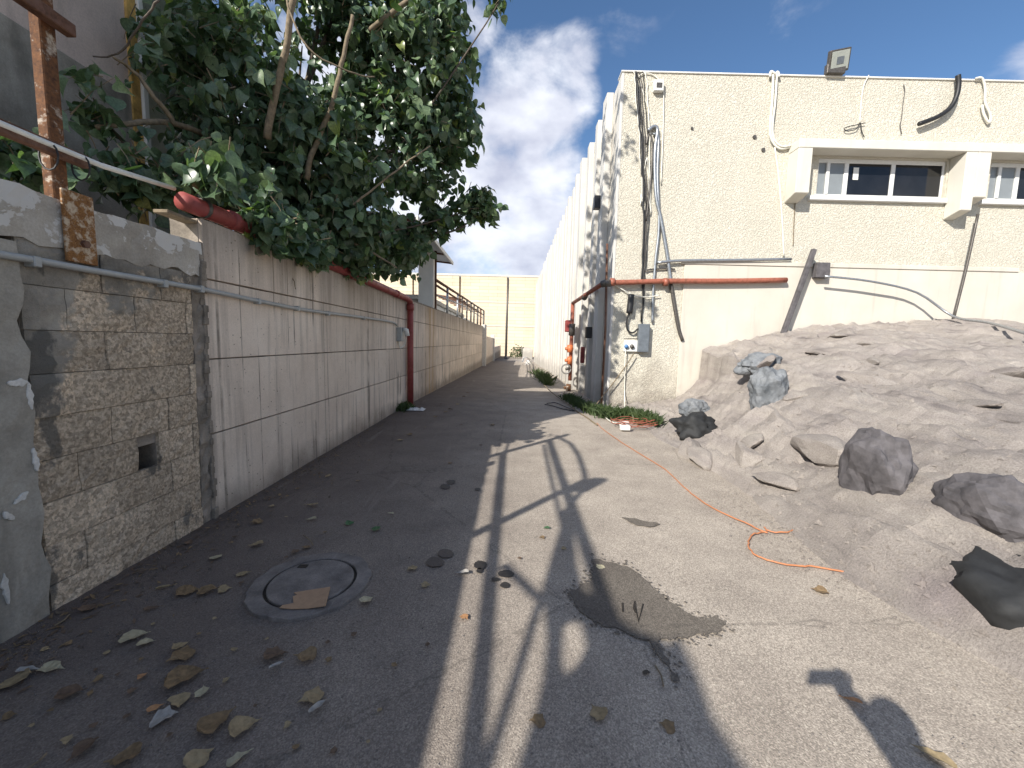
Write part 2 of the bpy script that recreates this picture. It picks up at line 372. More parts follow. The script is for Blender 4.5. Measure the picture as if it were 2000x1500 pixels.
# ------------------------------------------------------------------ mesh helpers
class MB:
    def __init__(s): s.v, s.f, s.mi = [], [], []
    def add(s, vs_, fs, mi=0):
        o = len(s.v); s.v += [tuple(p) for p in vs_]; s.f += [tuple(i + o for i in f) for f in fs]; s.mi += [mi] * len(fs); return s
    def box(s, a, b, mi=0, T=None):
        x0, y0, z0 = a; x1, y1, z1 = b
        p = [(x0, y0, z0), (x1, y0, z0), (x1, y1, z0), (x0, y1, z0), (x0, y0, z1), (x1, y0, z1), (x1, y1, z1), (x0, y1, z1)]
        if T is not None: p = [tuple(T @ Vector(q)) for q in p]
        return s.add(p, [(0, 3, 2, 1), (4, 5, 6, 7), (0, 1, 5, 4), (1, 2, 6, 5), (2, 3, 7, 6), (3, 0, 4, 7)], mi)
    def bar(s, p, q, w, h, mi=0):
        p, q = Vector(p), Vector(q); d = (q - p).normalized()
        up = Vector((0, 0, 1)) if abs(d.z) < .95 else Vector((1, 0, 0))
        sd = d.cross(up).normalized(); up = sd.cross(d)
        vs_ = [e + sd * (sx * w / 2) + up * (sz * h / 2) for e in (p, q) for sx, sz in ((-1, -1), (1, -1), (1, 1), (-1, 1))]
        return s.add(vs_, [(3, 2, 1, 0), (4, 5, 6, 7), (0, 1, 5, 4), (1, 2, 6, 5), (2, 3, 7, 6), (3, 0, 4, 7)], mi)
    def tube(s, pts, r, n=8, mi=0, cap=True):
        pts = [Vector(p) for p in pts]; rr = r if isinstance(r, (list, tuple)) else [r] * len(pts)
        rings = []; up = None
        for i, p in enumerate(pts):
            d = (pts[min(i + 1, len(pts) - 1)] - pts[max(i - 1, 0)])
            d = d.normalized() if d.length > 1e-9 else Vector((0, 0, 1))
            if up is None: up = Vector((0, 0, 1)) if abs(d.z) < .9 else Vector((1, 0, 0))
            sd = d.cross(up)
            sd = sd.normalized() if sd.length > 1e-6 else d.orthogonal().normalized()
            up = sd.cross(d).normalized()
            rings.append([p + (sd * math.cos(2 * math.pi * k / n) + up * math.sin(2 * math.pi * k / n)) * rr[i] for k in range(n)])
        vs_ = [q for g in rings for q in g]
        fs = [(i * n + k, i * n + (k + 1) % n, (i + 1) * n + (k + 1) % n, (i + 1) * n + k) for i in range(len(pts) - 1) for k in range(n)]
        if cap: fs += [tuple(range(n - 1, -1, -1)), tuple((len(pts) - 1) * n + k for k in range(n))]
        return s.add(vs_, fs, mi)
    def prism(s, poly, vec, mi=0):
        vec = Vector(vec); n = len(poly); a = [Vector(p) for p in poly]; b = [p + vec for p in a]
        return s.add(a + b, [tuple(range(n - 1, -1, -1)), tuple(range(n, 2 * n))] + [(i, (i + 1) % n, (i + 1) % n + n, i + n) for i in range(n)], mi)
    def mesh(s, name):
        me = bpy.data.meshes.new(name); me.from_pydata([tuple(p) for p in s.v], [], s.f); me.update(); return me
    def build(s, name, mats, parent=None, smooth=False, bevel=0, fixn=True):
        me = s.mesh(name)
        mats = mats if isinstance(mats, (list, tuple)) else [mats]
        for m in mats: me.materials.append(M[m])
        me.polygons.foreach_set('material_index', s.mi)
        if fixn or bevel:
            bm = bmesh.new(); bm.from_mesh(me)
            if fixn: bmesh.ops.recalc_face_normals(bm, faces=bm.faces)
            if bevel: bmesh.ops.bevel(bm, geom=[e for e in bm.edges if len(e.link_faces) == 2 and e.calc_face_angle(0) > .6], offset=bevel, segments=1, affect='EDGES', clamp_overlap=True)
            bm.to_mesh(me); bm.free()
        if smooth: me.polygons.foreach_set('use_smooth', [True] * len(me.polygons))
        o = bpy.data.objects.new(name, me); C.objects.link(o)
        if parent is not None: o.parent = parent
        return o
def empty(name, loc=(0, 0, 0)):
    o = bpy.data.objects.new(name, None); C.objects.link(o); o.location = loc; o.empty_display_size = .1; return o
def tag(o, label, cat, group=None):
    o['label'] = label; o['category'] = cat
    if group: o['group'] = group
    return o
def struct(o, kind='structure'): o['kind'] = kind; return o
def thing(name, label, cat, group=None): return tag(empty(name), label, cat, group)
def smooth_path(pts, k=6):
    pts = [Vector(p) for p in pts]; out = []
    for i in range(len(pts) - 1):
        p0, p1, p2, p3 = pts[max(i - 1, 0)], pts[i], pts[i + 1], pts[min(i + 2, len(pts) - 1)]
        for j in range(k):
            t = j / k
            out.append(.5 * ((2 * p1) + (p2 - p0) * t + (2 * p0 - 5 * p1 + 4 * p2 - p3) * t * t + (3 * p1 - p0 - 3 * p2 + p3) * t ** 3))
    out.append(pts[-1]); return out
def fbm(p, o=4): return mnoise.fractal(Vector(p), 1.0, 2.0, o)

# ------------------------------------------------------------------ ground
def gz(y): return -0.0165 * max(0.0, y - 9.0) if y < 90 else -1.3365
def ground():
    xs = sorted(set([-300, -120, -50, -20, -10] + [round(-6 + .25 * i, 3) for i in range(61)] + [14, 25, 60, 120, 300]))
    ys = sorted(set([-300, -100, -30, -12] + [round(-6 + .25 * i, 3) for i in range(73)] + [14, 16, 18, 20, 24, 28, 34, 40, 50, 60, 75, 90, 160, 400]))
    vs_ = []
    for y in ys:
        for x in xs:
            d = .012 * fbm((x * .5, y * .5, 3), 3) if -6 <= x <= 9 and -6 <= y <= 12 else 0
            vs_.append((x, y, gz(y) + min(0.006, d) - .004))
    nx = len(xs)
    fs = [(j * nx + i, j * nx + i + 1, (j + 1) * nx + i + 1, (j + 1) * nx + i) for j in range(len(ys) - 1) for i in range(nx - 1)]
    return struct(MB().add(vs_, fs).build('ground', 'asphalt', smooth=True))
ground()

XW = -2.52                                 # face of the left-hand walls
# ------------------------------------------------------------------ left: old block wall
bw_ = thing('block_wall', 'weathered split-face concrete block wall with peeling white paint along its top', 'wall')
bw_y0, bw_y1, BH = 2.11, 3.22, .2345
hole_c = atx(293, 897, XW); hy0, hy1, hz0, hz1 = hole_c.y - .072, hole_c.y + .082, hole_c.z - .1, hole_c.z + .1
m = MB()
for a, b in (((XW - .24, bw_y0, -.1), (XW - .028, hy0, 2.262)), ((XW - .24, hy1, -.1), (XW - .028, 3.34, 2.262)), ((XW - .24, hy0, -.1), (XW - .028, hy1, hz0)), ((XW - .24, hy0, hz1), (XW - .028, hy1, 2.262))): m.box(a, b)
m.build('wall_core', 'mortar', bw_)
MB().box((XW - .235, hy0 + .001, hz0 + .001), (XW - .2, hy1 - .001, hz1 - .001)).build('cavity_back', 'dark_void', bw_)  # near-black colour paints in the shade deep inside the hole
z0 = 2.02 - 9 * BH
hole_c = atx(293, 897, XW)
rowk = 0
while True:
    zb = z0 + rowk * BH
    if zb > 2.0: break
    off = .21 if rowk % 2 else 0.0
    y = bw_y0 - off
    while y < bw_y1 - .02:
        ya, yb = max(y, bw_y0), min(y + .42, bw_y1)
        spans = [(ya, yb)]
        if zb < hole_c.z < zb + BH:
            h0, h1 = hole_c.y - .075, hole_c.y + .085
            spans = [(a, b) for a, b in ((ya, min(yb, h0)), (max(ya, h1), yb)) if b - a > .03] if ya < h1 and yb > h0 else spans
        for a, b in spans:
            if b - a < .03: continue
            nu, nv = max(2, int((b - a) / .055)), 5
            pr = R.uniform(-.006, .010); g = .002
            vs_, fs = [], []
            for j in range(nv + 1):
                for i in range(nu + 1):
                    yy = a + g + (b - a - 2 * g) * i / nu; zz = zb + g + (BH - 2 * g) * j / nv
                    rim = .005 if i in (0, nu) or j in (0, nv) else 0
                    vs_.append((XW + pr - rim + .011 * fbm((yy * 14, zz * 14, rowk)), yy, max(zz, -.06)))
            for j in range(nv):
                for i in range(nu): fs.append((j * (nu + 1) + i, j * (nu + 1) + i + 1, (j + 1) * (nu + 1) + i + 1, (j + 1) * (nu + 1) + i))
            m = MB().add(vs_, fs)
            n0 = len(m.v); rimi = [i for i in range(nu + 1)] + [(j + 1) * (nu + 1) - 1 for j in range(1, nv + 1)] + [nv * (nu + 1) + i for i in range(nu - 1, -1, -1)] + [j * (nu + 1) for j in range(nv - 1, 0, -1)]
            back = [(XW - .04, m.v[k][1], m.v[k][2]) for k in rimi]
            L = len(rimi); m.v += back
            for k in range(L): m.f.append((rimi[k], n0 + k, n0 + (k + 1) % L, rimi[(k + 1) % L])); m.mi.append(0)
            m.build('block', 'block', bw_)
        y += .42
    rowk += 1
zt = z0 + rowk * BH
# ragged render band with the peeling paint, pier at the near end, mortar strip at the far end
def slab_grid(y0, y1, z0_, z1_, x, nu, nv, amp, fr, back, name, mat, parent, top_jag=0.0, bot_jag=0.0, side_jag=0.0):
    vs_, fs = [], []
    for j in range(nv + 1):
        for i in range(nu + 1):
            u, v = i / nu, j / nv
            yy = y0 + (y1 - y0) * u; zz = z0_ + (z1_ - z0_) * v
            if j == nv: zz += top_jag * fbm((yy * 5, 3, 1))
            if j == 0: zz += bot_jag * fbm((yy * 6, 9, 2))
            if i == nu: yy += side_jag * fbm((zz * 6, 4, 1))
            vs_.append((x + amp * fbm((yy * fr, zz * fr, 5)), yy, zz))
    for j in range(nv):
        for i in range(nu): fs.append((j * (nu + 1) + i, j * (nu + 1) + i + 1, (j + 1) * (nu + 1) + i + 1, (j + 1) * (nu + 1) + i))
    rim = [i for i in range(nu + 1)] + [(j + 1) * (nu + 1) - 1 for j in range(1, nv + 1)] + [nv * (nu + 1) + i for i in range(nu - 1, -1, -1)] + [j * (nu + 1) for j in range(nv - 1, 0, -1)]
    m = MB().add(vs_, fs); n0 = len(m.v); L = len(rim)
    m.v += [(back, m.v[k][1], m.v[k][2]) for k in rim]
    for k in range(L): m.f.append((rim[k], n0 + k, n0 + (k + 1) % L, rim[(k + 1) % L])); m.mi.append(0)
    m.f.append(tuple(n0 + k for k in range(L))); m.mi.append(0)
    return m.build(name, mat, parent, smooth=False)
slab_grid(1.3, 3.345, zt - .012, 2.272, XW + .003, 34, 4, .010, 9, XW - .25, 'render_band', 'cap_render', bw_, .02, .05)
slab_grid(1.3, 2.095, -.06, zt - .03, XW + .014, 12, 26, .012, 5, XW - .25, 'pier', 'pier_render', bw_, 0, 0, .03)
slab_grid(3.225, 3.335, -.05, zt - .02, XW - .006, 4, 40, .026, 14, XW - .2, 'mortar_strip', 'mortar', bw_, 0, 0, .02)
for a, b, w_ in (((12, 748), (52, 746), .045), ((52, 746), (60, 800), .03), ((62, 875), (70, 920), .03), ((25, 985), (52, 960), .03), ((5, 1000), (24, 1015), .03), ((4, 1120), (14, 1180), .035)):
    p, q = atx(*a, XW + .012), atx(*b, XW + .012); up_ = Vector((0, -(q - p).normalized().z, (q - p).normalized().y))
    e0 = [p.lerp(q, k / 8) + up_ * w_ * (.25 + .45 * R.random()) * math.sin(math.pi * (k + .6) / 9.2) for k in range(9)]
    e1 = [p.lerp(q, k / 8) - up_ * w_ * (.25 + .45 * R.random()) * math.sin(math.pi * (k + .6) / 9.2) for k in range(8, -1, -1)]
    MB().prism(e0 + e1, (.012, 0, 0)).build('plaster_dab', 'old_paint', bw_, bevel=.003)
# the taller end of the wall past the photographer
bw2 = MB().box((XW - .24, -9, -.1), (XW, 1.28, 2.285)).build('rendered_wall', 'pier_render', None, bevel=.01)
tag(bw2, 'taller grey rendered wall continuing beside the photographer, past the near end of the block wall', 'wall')

# ------------------------------------------------------------------ left: shuttered concrete wall
cw = thing('concrete_wall', 'long beige poured concrete wall with recessed horizontal and upright joints', 'wall')
def cw_top(y): return 2.475 + max(0, y - 10) * .012
ys = [3.36, 5.43] + [5.43 + 2.67 * k for k in range(1, 11)]
zj = [-.25, .717, 1.346, 2.0]
MB().add([(XW - .25, 3.36, -.8), (XW - .03, 3.36, -.8), (XW - .03, 32.1, -.8), (XW - .25, 32.1, -.8), (XW - .25, 3.36, 2.46), (XW - .03, 3.36, 2.46), (XW - .03, 32.1, cw_top(32.1) - .015), (XW - .25, 32.1, cw_top(32.1) - .015)],
         [(0, 3, 2, 1), (4, 5, 6, 7), (0, 1, 5, 4), (1, 2, 6, 5), (2, 3, 7, 6), (3, 0, 4, 7)]).build('wall_core', 'mortar', cw)
for a, b in zip(ys, ys[1:]):
    for k in range(4):
        za = zj[k] if k else gz((a + b) / 2) - .2
        zb0, zb1 = (zj[k + 1], zj[k + 1]) if k < 3 else (cw_top(a), cw_top(b))
        g = .005; pr = R.uniform(-.003, .005)
        n = max(4, int((b - a) / .18)); jag = .006
        lo = [(a + g + (b - a - 2 * g) * i / n, za + g + 2 + (jag * abs(fbm((a + i * .7, k, 1))) if k else 0)) for i in range(n + 1)]
        top = [(a + g + (b - a - 2 * g) * i / n, zb0 + (zb1 - zb0) * i / n - g - jag * abs(fbm((a + i * .7, k, 7)))) for i in range(n + 1)]
        poly = [(XW + pr, y, z - 2) for y, z in lo] + [(XW + pr, y, z) for y, z in reversed(top)]
        MB().prism(poly, (-.05, 0, 0)).build('panel', 'concrete', cw, bevel=.003)
MB().box((XW - .26, 3.37, 2.452), (XW - .045, 10, 2.468)).build('wall_top', 'concrete', cw)
# the broken mortar seam where the two walls meet
m = MB()
for k in range(46):
    z = k * .05
    m.box((XW - .03, 3.325 + R.uniform(-.012, .006), z - .02), (XW + R.uniform(-.004, .02), 3.362 + R.uniform(-.004, .016), z + .035))
struct(m.build('mortar_seam', 'mortar', cw, bevel=.004), 'stuff')

# ------------------------------------------------------------------ left: red drain pipe along the wall top
rp = thing('red_pipe', 'thick red painted pipe along the concrete wall top that turns down to the ground', 'pipe')
YP = 9.55
p0 = atx(330, 392, XW + .0); p0 = Vector((XW - .02, p0.y, p0.z))
top_run = [(XW - .03, 3.22, 2.555), (XW - .01, 3.6, 2.555), (XW + .06, YP - .15, 2.47), (XW + .09, YP - .03, 2.43), (XW + .10, YP, 2.34)]
m = MB().tube(top_run, .068, 14); m.build('pipe_run', 'red_paint', rp, smooth=True)
MB().tube([(XW + .10, YP, 2.35), (XW + .10, YP, 1.2), (XW + .10, YP, .03)], .072, 14).build('downpipe', 'red_paint', rp, smooth=True)
MB().tube([(XW + .10, YP, 2.36), (XW + .10, YP, 2.22)], .085, 14).build('collar', 'red_paint', rp, smooth=True)
for yy in (3.75, 6.3, 8.6):
    zz = 2.56 - (yy - 3.6) * .0155
    MB().tube([(XW - .005 + (yy - 3.6) * .0115, yy - .05, zz), (XW - .005 + (yy - 3.6) * .0115, yy + .05, zz)], .079, 14).build('coupling', 'red_paint', rp, smooth=True)
MB().tube([(XW - .015, 3.42, 2.56), (XW - .015, 3.40, 2.56)], .079, 14).build('strap', 'hardware', rp, smooth=True)
m = MB().box((XW - .14, 3.08, 2.425), (XW - .03, 3.38, 2.45))
tag(m.build('timber_batten', 'bark', None, bevel=.004), 'short weathered batten wedged under the start of the red wall-top pipe', 'batten')

# grey conduit and junction box
cd = thing('grey_conduit', 'thin grey plastic conduit clipped along both left walls', 'conduit')
cp = [atx(-260, 463, XW + .035)] + [atx(px, py, XW + .035) for px, py in ((0, 497), (180, 528), (395, 565), (500, 587), (600, 606), (700, 619), (765, 629), (776, 636))]
MB().tube(smooth_path(cp, 5), .019, 10).build('conduit_tube', 'grey_plastic', cd, smooth=True)
for px, py in ((65, 510), (318, 553), (390, 564), (503, 588), (580, 602), (640, 612), (710, 621)):
    p = atx(px, py, XW + .03)
    MB().box((XW - .002, p.y - .018, p.z - .03), (XW + .058, p.y + .018, p.z + .024)).build('clip', 'grey_plastic', cd, bevel=.004)
jb = thing('junction_box', 'small grey electric box with white connector beside the red downpipe', 'electric box')
p = atx(777, 652, XW)
MB().box((XW, p.y - .11, p.z - .16), (XW + .11, p.y + .11, p.z + .14)).build('case', 'grey_plastic', jb, bevel=.01)
MB().tube([(XW + .11, p.y, p.z + .1), (XW + .18, p.y + .02, p.z + .08), (XW + .2, p.y + .02, p.z - .04)], .055, 10).build('connector', 'white_plastic', jb, smooth=True)
MB().tube(smooth_path([(XW + .17, p.y + .02, p.z - .08), (XW + .14, p.y + .03, p.z - .22), (XW + .06, p.y - .03, p.z - .3), (XW + .05, p.y - .08, p.z - .16)]), .012, 8).build('lead', 'white_cable', jb, smooth=True)

# ------------------------------------------------------------------ left: rusty pipe frame over the walls
fr = thing('rusty_railing', 'rusty steel post and rails with flaking paint standing on the block wall top', 'railing')
XF = XW - .20
pb, pt_ = atx(113, 385, XF), atx(78, 25, XF)
def shadow_src(px, py, x):                 # the point at depth x on the railing whose shade falls on this spot of the asphalt
    g = gnd(px, py); t = (g.x - x) / SH[0]
    return Vector((x, g.y - SH[1] * t, t))
sp0, sp1 = shadow_src(1000, 1005, XF), shadow_src(1145, 940, XF)
MB().box((XF - .03, pb.y - .05, 2.0), (XF + .035, pb.y + .035, 3.75)).build('post', 'rusty_paint', fr, bevel=.006)
MB().box((XF - .02, sp0.y - .035, 2.0), (XF + .05, sp0.y + .035, max(sp0.z, sp1.z))).build('post', 'rusty_paint', fr, bevel=.006)
q = atx(155, 448, XW + .02)
MB().box((XW + .012, q.y - .085, q.z - .19), (XW + .03, q.y + .085, q.z + .2)).build('base_plate', 'rusty_plate', fr, bevel=.004)
MB().tube([(XW + .03, q.y + .01, q.z - .08), (XW + .05, q.y + .01, q.z - .08)], .022, 6).build('bolt', 'rust_brown', fr)
r1 = atx(168, 308, XF + .08)
MB().bar((XF + .08, -6, r1.z - .03), (XF + .08, r1.y, r1.z - .03), .045, .075).build('rail', 'rust_brown', fr, bevel=.006)
r2 = atx(140, 55, XF + .09)
MB().bar((XF + .09, -6, r2.z - .02), (XF + .09, r2.y, r2.z - .02), .06, .07).build('rail', 'rust_brown', fr, bevel=.006)
MB().tube([shadow_src(1106, 1060, XF - .02), shadow_src(1061, 868, XF - .02)], .02, 8).build('rail', 'rust_brown', fr, smooth=True)
MB().tube([shadow_src(1145, 942, XF), shadow_src(1140, 918, XF), shadow_src(1129, 888, XF), shadow_src(1114, 866, XF), shadow_src(1085, 850, XF)], .03, 8).build('rail', 'rust_brown', fr, smooth=True)
for a, b, r in (((945, 1520), (1052, 1180), .022), ((985, 1105), (1056, 1172), .026), ((1100, 1005), (1150, 940), .03)):
    MB().tube([shadow_src(*a, XF + .05), shadow_src(*b, XF + .05)], r, 8).build('brace', 'rust_brown', fr, smooth=True)
a, b = shadow_src(1125, 945, XF), shadow_src(1170, 938, XF)
MB().box((XF - .06, min(a.y, b.y) - .02, min(a.z, b.z) - .03), (XF + .1, max(a.y, b.y) - .12, max(a.z, b.z) + .01)).build('bracket', 'rust_brown', fr, bevel=.005)
# white conduit lashed on the lower rail
wc = thing('white_conduit', 'slim white conduit lashed along the top of the lower rusty rail', 'conduit')
_w = atx(20, 250, XF + .1).z
wp = [(XF + .1, -6, _w), (XF + .1, 1.7, _w), atx(100, 283, XF + .1), atx(200, 324, XF + .1), atx(340, 368, XF + .08)]
MB().tube(wp, .017, 8).build('conduit_tube', 'white_plastic', wc, smooth=True)
for px, py in ((97, 288), (160, 312)):
    p = atx(px, py, XF + .09)
    MB().tube([p + Vector((math.cos(a_) * .055 - .01, 0, math.sin(a_) * .075 - .045)) for a_ in [k * math.pi / 6 for k in range(13)]], .005, 5).build('wire_tie', 'black_rubber', wc)
# unseen sheet added beside the photographer, outline shaped to throw the foreground shade
poly = [(1100, 1000), (1112, 1000), (1122, 1100), (1135, 1150), (1230, 1225), (1290, 1250), (1305, 1266), (1318, 1243), (1332, 1270), (1357, 1320), (1385, 1400), (1450, 1500), (1520, 1620),
        (1000, 1620), (1008, 1500), (1040, 1405), (1058, 1330), (1066, 1250), (1062, 1195), (1058, 1150), (1072, 1100), (1090, 1040)]
hole = [(1095, 1222), (1116, 1213), (1134, 1222), (1143, 1264), (1126, 1300), (1101, 1320), (1091, 1290)]
bm = bmesh.new()
XT = XF - .05
ov = [bm.verts.new(shadow_src(*p, XT)) for p in poly]; hv = [bm.verts.new(shadow_src(*p, XT)) for p in hole]
ed = [bm.edges.new((ov[i], ov[(i + 1) % len(ov)])) for i in range(len(ov))] + [bm.edges.new((hv[i], hv[(i + 1) % len(hv)])) for i in range(len(hv))]
bmesh.ops.triangle_fill(bm, edges=ed, use_beauty=True, use_dissolve=False)
bmesh.ops.solidify(bm, geom=bm.faces[:], thickness=.02)
me = bpy.data.meshes.new('shade_sheet'); bm.to_mesh(me); bm.free(); me.materials.append(M['shade_sheet'])
tp = bpy.data.objects.new('shade_sheet', me); C.objects.link(tp)
tag(tp, 'unseen grey sheet shaped to cast the foreground shade, hung on the rusty frame', 'shade_sheet')

# ------------------------------------------------------------------ left: building behind the tree
ob = thing('old_building', 'grey and pinkish rendered building behind the tree and the rusty post', 'building')
XB = -4.3
cy = atx(270, 100, XB).y
zb = atx(150, 120, XB).z
MB().box((XB - 5, 2.1, -.1), (XB, cy, zb)).build('wall', 'pier_render', ob)
MB().box((XB - 5, 2.1, zb), (XB - .01, cy - .02, 6.2)).build('upper_wall', 'building_render', ob)
MB().box((XB - .02, cy - .02, 2.0), (XB + .05, cy + .045, 6.2)).build('corner_strip', 'white_paint', ob, bevel=.006)
MB().box((XB - .01, cy - .13, 2.6), (XB + .02, cy - .025, 6.2)).build('rust_streak', 'yellow_rust', ob)
MB().box((XB - 5, cy + .046, -.1), (XB - .25, cy + 1.5, 6.1)).build('side_wall', 'green_grey', ob)
MB().box((XB - .02, 2.6, 3.5), (XB + .03, 3.3, 4.4)).build('window', 'dark_void', ob, bevel=.01)
# ground behind the walls lies higher, its near-black colour painting in deep shade
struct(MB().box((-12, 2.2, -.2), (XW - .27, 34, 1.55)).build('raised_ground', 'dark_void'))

# ------------------------------------------------------------------ left: shed with eave, column, pipe canopy
sh = thing('shed', 'open shed with white corrugated eave over the concrete wall', 'shed')
e1 = aty(884, 514, 15.0); ez = e1.z
zr = lambda x: ez + (e1.x - x) * .10
nrib = 40; vs_, fs = [], []
ys_ = [9.6 + 5.4 * i / nrib for i in range(nrib + 1)]
for i, yy in enumerate(ys_):
    bumpz = .025 if i % 2 else 0
    for x in (e1.x, -6.0):
        vs_ += [(x, yy, zr(x) + bumpz), (x, yy, zr(x) + bumpz + .012)]
for i in range(nrib):
    a, b = i * 4, (i + 1) * 4
    fs += [(a, b, b + 2, a + 2), (a + 1, a + 3, b + 3, b + 1), (a, a + 1, b + 1, b)]
MB().add(vs_, fs).build('roof_sheet', 'pale_sheet', sh)
MB().box((e1.x - .02, 9.6, ez - .06), (e1.x + .03, 15.02, ez + .05)).build('fascia', 'white_paint', sh, bevel=.004)
for x in (-2.9, -3.9): MB().bar((x, 9.6, zr(x) - .06), (x, 15, zr(x) - .06), .06, .1).build('purlin', 'red_paint', sh)
for yy in (9.8, 11.6, 13.4, 14.9): MB().bar((e1.x, yy, zr(e1.x) - .03), (-6, yy, zr(-6) - .03), .05, .05).build('rafter', 'rust_brown', sh)
c0 = aty(817, 560, 13.2); c1 = aty(846, 560, 13.2)
MB().box((c0.x, 13.2, 1.4), (c1.x, 13.65, zr(-3) - .02)).build('column', 'white_paint', sh, bevel=.01)
MB().tube([(c1.x + .06, 13.3, 1.5), (c1.x + .06, 13.3, zr(-2.8))], .035, 8).build('post', 'rust_brown', sh, smooth=True)
MB().box((-5.6, 9.7, 1.5), (-3.6, 9.9, 4.6)).build('back_wall', 'pale_sheet', sh)

cn = thing('pipe_canopy', 'frame of rusty pipes with rails running along the far concrete wall top', 'canopy frame')
XC = XW - .12
def rail(pts, r, mat='rust_brown', nm='rail'): MB().tube([atx(*p, XC) for p in pts], r, 8).build(nm, mat, cn, smooth=True)
rail([(850, 546), (900, 578), (945, 607)], .05); rail([(850, 556), (900, 588), (944, 615)], .04); rail([(850, 575), (905, 597), (944, 622)], .03, 'galvanised')
for px, t0, t1, r, mt in ((874, 560, 628, .045, 'galvanised'), (894, 573, 632, .045, 'galvanised'), (903, 578, 634, .04, 'hardware'), (912, 584, 637, .045, 'hardware'),
                      (920, 590, 640, .05, 'hardware'), (926, 595, 642, .05, 'hardware'), (933, 600, 644, .06, 'hardware'), (939, 603, 645, .06, 'rust_brown'), (945, 607, 650, .07, 'hardware')):
    a = atx(px, t0, XC); b = atx(px, t1 + 6, XC); b = Vector((XC, a.y, min(b.z, cw_top(a.y) + .02)))
    MB().tube([a, b], r, 8).build('post', mt, cn, smooth=True)
for k in range(9):
    a = atx(904 + k * 4.6, 585 + k * 3.2, XC); MB().tube([a, a + Vector((-1.6, 0, .25))], .035, 6).build('cross_pipe', 'rust_brown', cn, smooth=True)
MB().box((-7, 13.9, 2.9), (XC - .3, 24, 3.05)).build('roof_slab', 'old_paint', cn, bevel=.01)
rs = thing('fence_sheet', 'bluish white metal sheeting standing behind the pipe canopy frame', 'metal sheet')
for k in range(18):
    y0 = 14.2 + k * .9
    MB().box((XC - .42 - (k % 2) * .02, y0, 1.5), (XC - .40 - (k % 2) * .02, y0 + .88, 3.0 - .006 * k)).build('sheet_panel', 'pale_sheet', rs)
ep = MB().box((XW - .02, 32.1, gz(32) - .2), (XW + .3, 32.5, 2.85)).build('gate_pier', 'old_paint', None, bevel=.02)
tag(ep, 'pale narrow pier closing the far end of the concrete wall', 'pier')
fwl = thing('far_wall', 'lower rough wall running on beyond the end of the concrete wall', 'wall')
MB().box((XW - .1, 32.5, gz(40) - .5), (XW + .15, 46, 1.95)).build('wall_run', 'concrete', fwl)
MB().box((XW - .16, 45.7, gz(46) - .4), (XW + .3, 46.2, 2.3)).build('end_pier', 'old_paint', fwl, bevel=.02)
MB().box((XW - .1, 46.2, gz(60) - .5), (XW + .1, 73, .9)).build('low_run', 'concrete', fwl)

# ------------------------------------------------------------------ far building, pole and clutter at the alley's end
YF = 78.0
fb = thing('far_building', 'tall cream clad building closing the far end of the alley', 'building')
ft = aty(960, 540, YF).z
xj = [aty(px, 600, YF).x for px in (807, 898, 991, 1084, 1177)]
xs_ = [-40] + xj + [40]
for a, b in zip(xs_, xs_[1:]):
    MB().box((a + .16, YF, -1.6), (b - .16, YF + .5, ft)).build('wall_bay', 'far_cladding', fb, bevel=.03)
MB().box((-40, YF + .45, -1.6), (40, YF + 12, ft - .1)).build('wall_core', 'mortar', fb)
MB().box((-40, YF - .08, ft), (40, YF + .6, ft + .35)).build('coping', 'hood_paint', fb)
for z in (ft - 4.8, ft - 9.2): MB().box((-40, YF - .05, z), (40, YF - .002, z + .16)).build('band', 'hood_paint', fb)
pl = thing('utility_pole', 'slim dark pole standing at the end of the alley', 'pole')
pbx = aty(988, 694, 57)
MB().tube([(pbx.x, 57, gz(57) - .1), (aty(990, 620, 57).x, 57, aty(990, 620, 57).z), (aty(993, 545, 57).x, 57, aty(993, 545, 57).z)], [.17, .15, .12], 10).build('shaft', 'hardware', pl, smooth=True)
MB().box((pbx.x - .25, 56.8, gz(57) + .02), (pbx.x + .25, 57.2, gz(57) + .35)).build('footing', 'cover_concrete', pl, bevel=.03)
def clump(name, label, cat, c, r, n, mat, size=.12, group=None, flat=.8, seed=1):
    rr = random.Random(seed); m = MB()
    for _ in range(n):
        d = Vector((rr.gauss(0, 1), rr.gauss(0, 1), rr.gauss(0, 1))).normalized() * (rr.random() ** .4)
        p = Vector(c) + Vector((d.x * r, d.y * r, abs(d.z) * r * flat))
        a = Vector((rr.gauss(0, 1), rr.gauss(0, 1), rr.gauss(0, .6))).normalized(); b = a.orthogonal().normalized()
        s_ = size * rr.uniform(.5, 1.2)
        m.add([p, p + a * s_ * .5 + b * s_ * .28, p + a * s_, p + a * s_ * .5 - b * s_ * .28], [(0, 1, 2, 3)])
    o = m.build('foliage' if label is None else name, mat, None, fixn=False)
    if label: tag(o, label, cat, group)
    return o
g0 = aty(1012, 682, 60)
clump('far_shrub', 'small dark shrub in front of the cream far building', 'shrub', (g0.x, 60, gz(60) + .2), 1.3, 500, 'weed', .3, seed=3, flat=1.4)
fwall = MB().box((1.2, 58, gz(58) - .3), (2.6, 74, gz(60) + 1.5)).build('low_wall', 'grubby_plaster', None, bevel=.05)
tag(fwall, 'low pale wall at the right of the alley end', 'wall')
RL = ('nearest broken stone by the far white wall', 'second broken stone from the near end by the far white wall', 'middle broken stone by the far white wall', 'second last broken stone by the far white wall', 'farthest broken stone by the far white wall')
